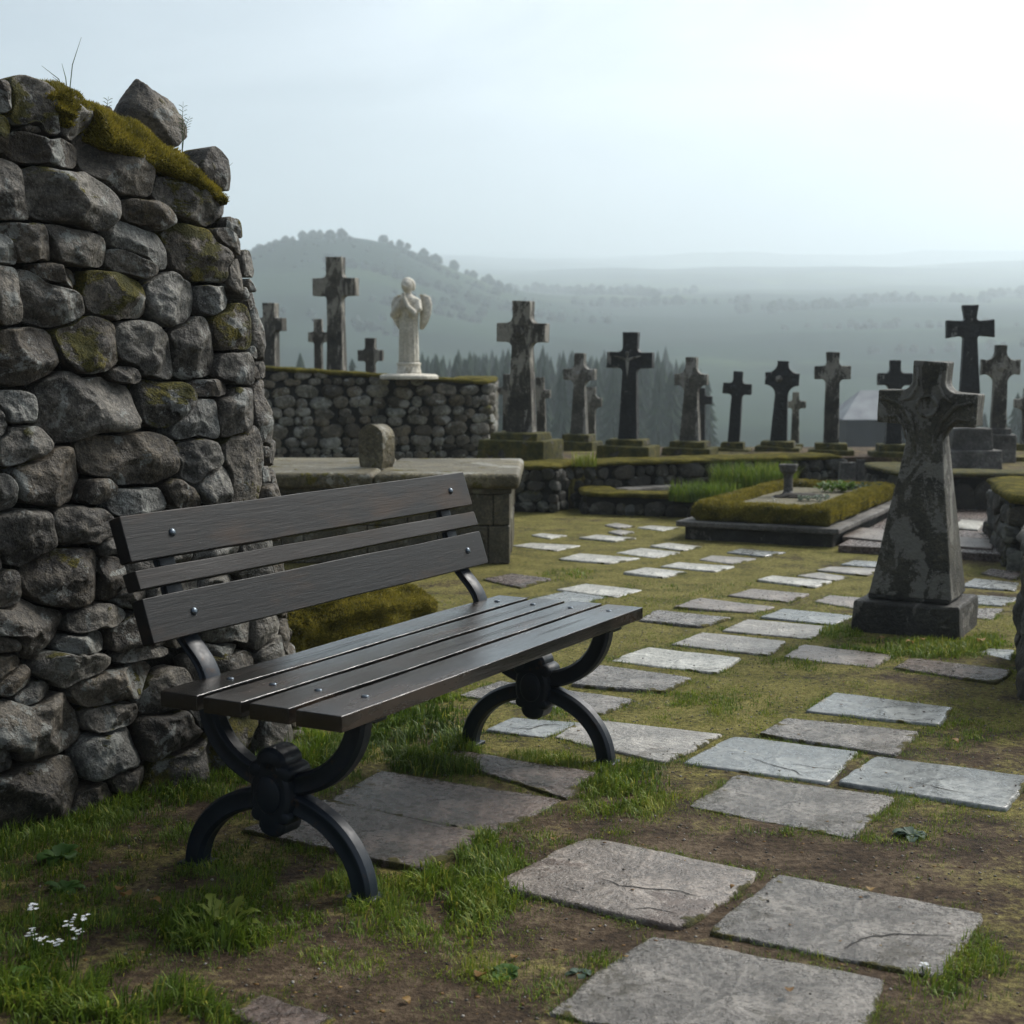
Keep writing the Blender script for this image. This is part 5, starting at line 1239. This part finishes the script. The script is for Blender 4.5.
for s2 in (-1, 1):
    mb = MB(); rs = []
    prof = [(.80, .02, .02), (.815, .05, .05), (.79, .085, .09), (.72, .10, .11), (.62, .10, .10), (.54, .075, .08), (.47, .03, .045)]
    for i, (z, w, o_) in enumerate(prof):
        cx = s2 * (.085 + o_ * .75); cy = .055 + .01 * math.sin(i)
        rs.append([(cx + w * .62 * math.cos(2 * math.pi * q / 16) * (1 + .05 * math.cos(8 * 2 * math.pi * q / 16)), cy + .022 * math.sin(2 * math.pi * q / 16) + abs(w * .3 * math.cos(2 * math.pi * q / 16)) * .5, z * hh) for q in range(16)])
    mb.rings(rs); mb.build('wing', M['statue'], ang, smooth=True)

# ------------------------------------------------------------------ little stones and plants on the planter
def urn(label, px, yb, yt, z, wpx, name='stone_urn', cat='urn'):
    p = at(px, yb, z); k_ = p[1] / F; h = (yb - yt) * k_; r_ = wpx * k_ / 2
    root = thing(name, label, cat, tuple(p))
    mb = MB(); mb.lathe([(r_ * .62, -.01), (r_ * .62, h * .1), (r_ * .5, h * .16), (r_ * .48, h * .6), (r_ * .60, h * .70)], 14); o = mb.build('pedestal', M['kerb'], root, bevel=.004)
    mb = MB(); mb.lathe([(r_ * .60, h * .702), (r_ * .9, h * .8), (r_ * .92, h * .88), (r_, h * .9), (r_ * 1.0, h * 1.0), (r_ * .8, h), (r_ * .7, h * .95)], 14); mb.build('bowl', M['kerb'], root, bevel=.004)
urn('small flat-topped stone pedestal bowl standing in dark soil on the planter', 788, 496, 464, .205, 19)
p = at(800, 497, .205)
me = blob(0, (.20, .12, .03), 4, .2, 3, 31); o = link_mesh('soil_mound', me, M['soil'], smooth=True, loc=(p[0], p[1], .205)); pk(o, planter)
def grave_stub(label, px, yb, yt, z, w):
    p = at(px, yb, z); k_ = p[1] / F; h = (yb - yt) * k_; mb = MB(); mb.frustum(w * k_ / 2, w * k_ * .35, w * k_ * .44, w * k_ * .3, -.02, h)
    o = mb.build('grave_marker', M['kerb'], loc=tuple(p), bevel=.01); wear(o, 3, .012, 8); tag(o, label, 'gravestone'); return o
grave_stub('broken low headstone at the back of the planter', 847, 483, 462, .21, 17)
grave_stub('narrow pale stub of stone beside the broken low headstone', 860, 483, 459, .21, 9)
def bush(label, px, py, z, n, ln, wd, mat, seed, name='grave_plant', spread=.1, tint=.5, cat='plant'):
    rg = random.Random(seed); p = at(px, py, z); root = thing(name, label, cat, tuple(p)); mb = MB()
    for _ in range(n):
        a = rg.uniform(0, 6.28); r_ = spread * math.sqrt(rg.random()); b = (r_ * math.cos(a), r_ * math.sin(a) * .7, .01)
        a2 = rg.uniform(0, 6.28); leaf_mesh(mb, (b[0], b[1], rg.random() * ln * .6), (math.cos(a2), math.sin(a2), rg.uniform(.3, 1.6)), ln * rg.uniform(.6, 1.2), wd * rg.uniform(.7, 1.2), .6, 0, 3)
    tinted(mb.build('foliage', M[mat], root, smooth=True), tint, .5, 12)
bush('dark green leafy plant with yellow tips beside the broken headstone', 836, 492, .205, 90, .09, .04, 'leaf', 1, spread=.13, tint=.6)
bush('grey-green ground plant at the foot of the broken headstone', 862, 490, .205, 80, .06, .035, 'leaf_blue', 2, spread=.2, tint=.2)
bush('pale silvery plant right of the stone bowl', 812, 501, .205, 60, .05, .028, 'leaf_blue', 3, spread=.12, tint=.9)
for i, (px, py, tp, lb) in enumerate(((801, 487, [(0, 0, .04), (.03, 0, .035)], 'white flowers just right of the stone bowl'), (773, 503, [(0, 0, .03)], 'single white flower left of the stone bowl'))):
    p = at(px, py, .205); root = thing('white_flower', lb, 'flower', tuple(p))
    for j, (x, y, z) in enumerate(tp): flower_head(root, x, y, z, True, .014, 14, 90 + i * 5 + j)
# tall grass of the bed and on the terrace edge, each clump a thing
def clump(label, px, py, z, n, ln, spread, seed, tint=.6, group=None):
    rg = np.random.default_rng(seed); p = at(px, py, z); r_ = spread * np.sqrt(rg.random(n)); a = rg.uniform(0, 2 * np.pi, n)
    b = Blades(); b.add(np.stack([p[0] + r_ * np.cos(a), p[1] + r_ * np.sin(a) * .6, np.full(n, z - .02)], -1), ln * rg.uniform(.5, 1.2, n), .008, np.abs(rg.normal(.5, .3, n)), np.clip(rg.normal(tint, .15, n), 0, 1))
    tag(b.build('grass_clump', M['grass']), label, 'grass', group)
clump('tall pale green grass clump in the bed behind the planter', 752, 488, .17, 1500, .24, .34, 1, .45)
clump('lower grass clump left of the tall one in the bed', 705, 498, .15, 1100, .16, .28, 2, .4)
clump('grass at the right end of the bed under the terrace wall', 772, 484, .18, 700, .2, .2, 3, .75)
clump('small weed tuft on the terrace edge by the black crucifix cross', 584, 464, TZ, 120, .13, .1, 4, .7)
mb = MB(); c_ = [k0 + np.array([.3, .25]), k1 + np.array([.1, .25]), BL + np.array([-.05, -.3]), np.array([1.5, 12.3])]
mb.add(*prism(c_, -.05, .12)); struct(mb.build('grassy_bed', M['ground']))

# ------------------------------------------------------------------ shed, trees and far woods
D = 62.0; pz = lambda x, y: atD(x, y, D)
x0, x1 = pz(847, 420)[0], pz(960, 420)[0]; zr, ze = pz(850, 391)[2], pz(850, 419)[2]; zg = hz(15, D) - .6
shed = thing('shed', 'small dark walled shed with a grey slate roof beyond the terrace', 'shed', (x0, D, zg))
mb = MB(); mb.box(0, x1 - x0, 0, 3.2, 0, ze - zg); mb.build('wall', M['shedwall'], shed)
mb = MB(); w = x1 - x0; e = .25; zz0, zz1 = ze - zg - .03, zr - zg; hip = .9
mb.add([(-e, -e, zz0), (w + e, -e, zz0), (w + e, 3.2 + e, zz0), (-e, 3.2 + e, zz0), (hip, 1.6, zz1), (w - hip, 1.6, zz1)], [[3, 2, 1, 0], [0, 1, 5, 4], [1, 2, 5], [2, 3, 4, 5], [3, 0, 4]])
mb.build('roof', M['slate'], shed, bevel=.03)
def conifer_geo(mb, h, seed, x=0, y=0, z=0, layers=11, lod=9):
    rg = random.Random(seed); r0 = h * rg.uniform(.17, .24)
    for i in range(layers):
        t = i / layers; zc = z + h * (.10 + .90 * t); r_ = r0 * (1 - t) ** .85 * rg.uniform(.8, 1.15) + .05; dz = h / layers * 1.7
        n = lod; a0 = rg.random() * 6.3; apex = (x + rg.gauss(0, .02), y, min(z + h, zc + dz)); vs = [apex]
        for q in range(2 * n):
            a = a0 + math.pi * q / n; rr = r_ * (1.0 if q % 2 == 0 else .52) * rg.uniform(.75, 1.2)
            vs.append((x + rr * math.cos(a), y + rr * math.sin(a), zc - (.18 * dz if q % 2 == 0 else -.1 * dz) * rg.uniform(.5, 1.5)))
        mb.add(vs, [[0, 1 + q, 1 + (q + 1) % (2 * n)] for q in range(2 * n)])
fg = random.Random(3); TREES = []
for i in range(18):
    px = 440 + i * 15.5 + fg.uniform(-5, 5); Dd = fg.uniform(92, 112); TREES.append((px, Dd, 361 + fg.uniform(-8, 10) + (6 if px > 640 else 0)))
TREES += [(1003, 82, 402), (1018, 90, 392), (985, 96, 412), (1040, 88, 398), (246, 95, 352), (262, 100, 355), (300, 104, 352), (352, 98, 358)]
TNAMES = {}
for i, (px, Dd, ytop) in enumerate(TREES):
    X, _, zt = atD(px, ytop, Dd); zb = hz(X, Dd) - .2; h = zt - zb
    side = 'left of the shed' if px < 840 else 'near the right edge'
    if px < 420: lb = 'dim conifer in the mist seen over the rubble wall'
    elif px < 840: lb = 'dark misty conifer at the front of the wood behind the crosses'
    else: lb = 'dark conifer behind the far right crosses'
    r_ = thing('conifer_tree', lb, 'tree', (X, Dd, zb), fg.random() * 6, 'conifers over the rubble wall' if px < 420 else ('conifers at the wood edge' if px < 840 else 'conifers behind the right crosses'))
    mb = MB(); conifer_geo(mb, h, 100 + i, layers=13, lod=10); mb.build('crown', M['needle'], r_)
    mb = MB(); mb.lathe([(.17, -.5), (.13, h * .3), (.03, h * .9)], 7); mb.build('trunk', M['bark'], r_)
mb = MB()
for i in range(240):
    px = fg.uniform(405, 700); Dd = fg.uniform(112, 190); X = (px - 512) / F * Dd; zb = hz(X, Dd) - .3
    top = atD(px, 357 + fg.gauss(0, 5) + max(0, (px - 640) * .25) + max(0, (480 - px) * .05), Dd)[2]
    if top - zb > 3: conifer_geo(mb, top - zb, 500 + i, X, Dd, zb, 8, 7)
tag(mb.build('far_forest', M['needle']), kind='stuff')
# hedgerows and copses on the far slopes
mb = MB()
def tuft(x, y, r_, seed):
    rg = random.Random(seed); z = hz(x, y); vs = [(x, y, z + r_ * 1.7)]; n = 7
    for ring_, (f, zz) in enumerate(((.62, 1.35), (1.0, .75), (.75, -.2))):
        for q in range(n):
            a = 2 * math.pi * (q + ring_ * .5) / n; k2 = rg.uniform(.75, 1.25); vs.append((x + r_ * f * k2 * math.cos(a), y + r_ * f * k2 * math.sin(a), z + r_ * zz * rg.uniform(.85, 1.15)))
    fs = [[0, 1 + q, 1 + (q + 1) % n] for q in range(n)]
    for ring_ in range(2):
        b = 1 + ring_ * n
        for q in range(n): fs += [[b + q, b + n + q, b + n + (q + 1) % n], [b + q, b + n + (q + 1) % n, b + (q + 1) % n]]
    mb.add(vs, fs)
hg = random.Random(8); cnt = 0
for i in range(16):
    Y = hg.uniform(320, 900); X = hg.uniform(-.42, .42) * Y; ln = hg.uniform(.05, .16) * Y; a = hg.gauss(0, .28) if hg.random() < .8 else hg.uniform(0, 3); n = int(hg.uniform(8, 26))
    for q in range(n):
        t = (q / n - .5) * ln; cnt += 1; tuft(X + t * math.cos(a) + hg.gauss(0, .8), Y + t * math.sin(a) + hg.gauss(0, .8), Y * hg.uniform(.0018, .0042), cnt)
for i in range(14):
    Y = hg.uniform(330, 800); X = hg.uniform(-.42, .42) * Y; rr = Y * hg.uniform(.012, .04)
    for q in range(int(hg.uniform(12, 34))): cnt += 1; tuft(X + hg.gauss(0, rr * 1.6), Y + hg.gauss(0, rr), Y * hg.uniform(.0018, .0042), cnt)
for i in range(420):   # wood on the left hill
    Y = hg.uniform(440, 575); X = hg.uniform(-200, 40)
    if noise.noise(Vector((X * .01, Y * .01, 5))) > -.02: cnt += 1; tuft(X, Y, hg.uniform(.35, .75), cnt)
tag(mb.build('far_woodland', M['broad']), kind='stuff')

# ------------------------------------------------------------------ haze, sky, sun
HAZE = .00112
mb = MB(); mb.box(-3500, 3500, -80, 3650, -22, 292)
k = Nd('haze_air'); k.t.nodes.remove(k.b); pv = k.n('ShaderNodeVolumePrincipled'); pv.inputs['Color'].default_value = (.80, .895, .95, 1); pv.inputs['Density'].default_value = HAZE; pv.inputs['Anisotropy'].default_value = .45
k.l(pv.outputs[0], k.out.inputs['Volume'])
hz_o = mb.build('haze', k.m); tag(hz_o, kind='stuff')

SUN_EL, SUN_AZ = R(42), R(52)      # azimuth clockwise from the view direction (+Y)
w = bpy.data.worlds.new('World'); sc.world = w; w.use_nodes = True; nt = w.node_tree
for n_ in list(nt.nodes): nt.nodes.remove(n_)
def wn(t, **kw):
    n_ = nt.nodes.new(t)
    for k2, v in kw.items(): setattr(n_, k2, v)
    return n_
out = wn('ShaderNodeOutputWorld'); add = wn('ShaderNodeAddShader')
sky = wn('ShaderNodeTexSky'); sky.sky_type = 'NISHITA'; sky.sun_disc = False; sky.sun_elevation = SUN_EL; sky.sun_rotation = SUN_AZ; sky.air_density = 0.6; sky.dust_density = 3.0; sky.ozone_density = 1.0
b1 = wn('ShaderNodeBackground'); b1.inputs['Strength'].default_value = .05; nt.links.new(sky.outputs[0], b1.inputs['Color'])
# overcast cloud deck: brighter towards the hidden sun, darkened out of view behind the viewer to dim facing sides, soft cloud structure
tc = wn('ShaderNodeTexCoord'); vm = wn('ShaderNodeVectorMath', operation='DOT_PRODUCT'); sd_ = Vector((math.sin(SUN_AZ) * math.cos(SUN_EL), math.cos(SUN_AZ) * math.cos(SUN_EL), math.sin(SUN_EL)))
nt.links.new(tc.outputs['Generated'], vm.inputs[0]); vm.inputs[1].default_value = sd_
cr = wn('ShaderNodeValToRGB'); e = cr.color_ramp.elements
e[0].position = 0.0; e[0].color = (.10, .115, .13, 1); e[1].position = 1.0; e[1].color = (.72, .72, .71, 1)
m_ = e.new(.62); m_.color = (.34, .37, .40, 1); m_ = e.new(.88); m_.color = (.64, .67, .695, 1)
ma = wn('ShaderNodeMath', operation='MULTIPLY_ADD'); ma.inputs[1].default_value = .5; ma.inputs[2].default_value = .5; nt.links.new(vm.outputs['Value'], ma.inputs[0]); nt.links.new(ma.outputs[0], cr.inputs['Fac'])
mp_ = wn('ShaderNodeMapping'); mp_.inputs['Scale'].default_value = (1.6, 1.6, 5.0); nt.links.new(tc.outputs['Generated'], mp_.inputs['Vector'])
no = wn('ShaderNodeTexNoise'); no.inputs['Scale'].default_value = 2.6; no.inputs['Detail'].default_value = 6; no.inputs['Roughness'].default_value = .52; no.inputs['Distortion'].default_value = .4; nt.links.new(mp_.outputs[0], no.inputs['Vector'])
nr = wn('ShaderNodeMapRange'); nr.inputs['From Min'].default_value = .3; nr.inputs['From Max'].default_value = .7; nr.inputs['To Min'].default_value = 0.0; nr.inputs['To Max'].default_value = 1.0; nt.links.new(no.outputs['Fac'], nr.inputs['Value'])
mx = wn('ShaderNodeMix', data_type='RGBA', blend_type='MULTIPLY'); mx.inputs[0].default_value = 1.0; nt.links.new(cr.outputs[0], mx.inputs[6]); cc = wn('ShaderNodeValToRGB'); ce = cc.color_ramp.elements; ce[0].color = (.26, .31, .35, 1); ce[1].color = (1.55, 1.53, 1.50, 1); nt.links.new(nr.outputs[0], cc.inputs['Fac']); nt.links.new(cc.outputs[0], mx.inputs[7])
# thinner, brighter break in the cloud, a little right of the view axis
vp = wn('ShaderNodeVectorMath', operation='DOT_PRODUCT'); nt.links.new(tc.outputs['Generated'], vp.inputs[0]); vp.inputs[1].default_value = Vector((.17, .97, .19)).normalized()
pr = wn('ShaderNodeMapRange'); pr.interpolation_type = 'SMOOTHSTEP'; pr.inputs['From Min'].default_value = .90; pr.inputs['From Max'].default_value = 1.0; pr.inputs['To Min'].default_value = .82; pr.inputs['To Max'].default_value = 1.06; nt.links.new(vp.outputs['Value'], pr.inputs['Value'])
mx2 = wn('ShaderNodeMix', data_type='RGBA', blend_type='MULTIPLY'); mx2.inputs[0].default_value = 1.0; nt.links.new(mx.outputs[2], mx2.inputs[6]); nt.links.new(pr.outputs[0], mx2.inputs[7])
b2 = wn('ShaderNodeBackground'); b2.inputs['Strength'].default_value = .64; nt.links.new(mx2.outputs[2], b2.inputs['Color'])
nt.links.new(b1.outputs[0], add.inputs[0]); nt.links.new(b2.outputs[0], add.inputs[1]); nt.links.new(add.outputs[0], out.inputs['Surface'])
sl = bpy.data.lights.new('sun', 'SUN'); sl.energy = 4.2; sl.angle = R(24); sl.color = (1.0, .96, .90)
so = bpy.data.objects.new('sun', sl); col.objects.link(so)
so.rotation_euler = Vector((0, 0, 1)).rotation_difference(sd_).to_euler()

sc.view_settings.view_transform = 'Standard'; sc.view_settings.look = 'None'; sc.view_settings.gamma = 1.0; sc.view_settings.use_curve_mapping = False
sc.view_settings.exposure = 0.52
sc.cycles.volume_bounces = 6
sc.cycles.max_bounces = 8
sc.cycles.use_denoising = True
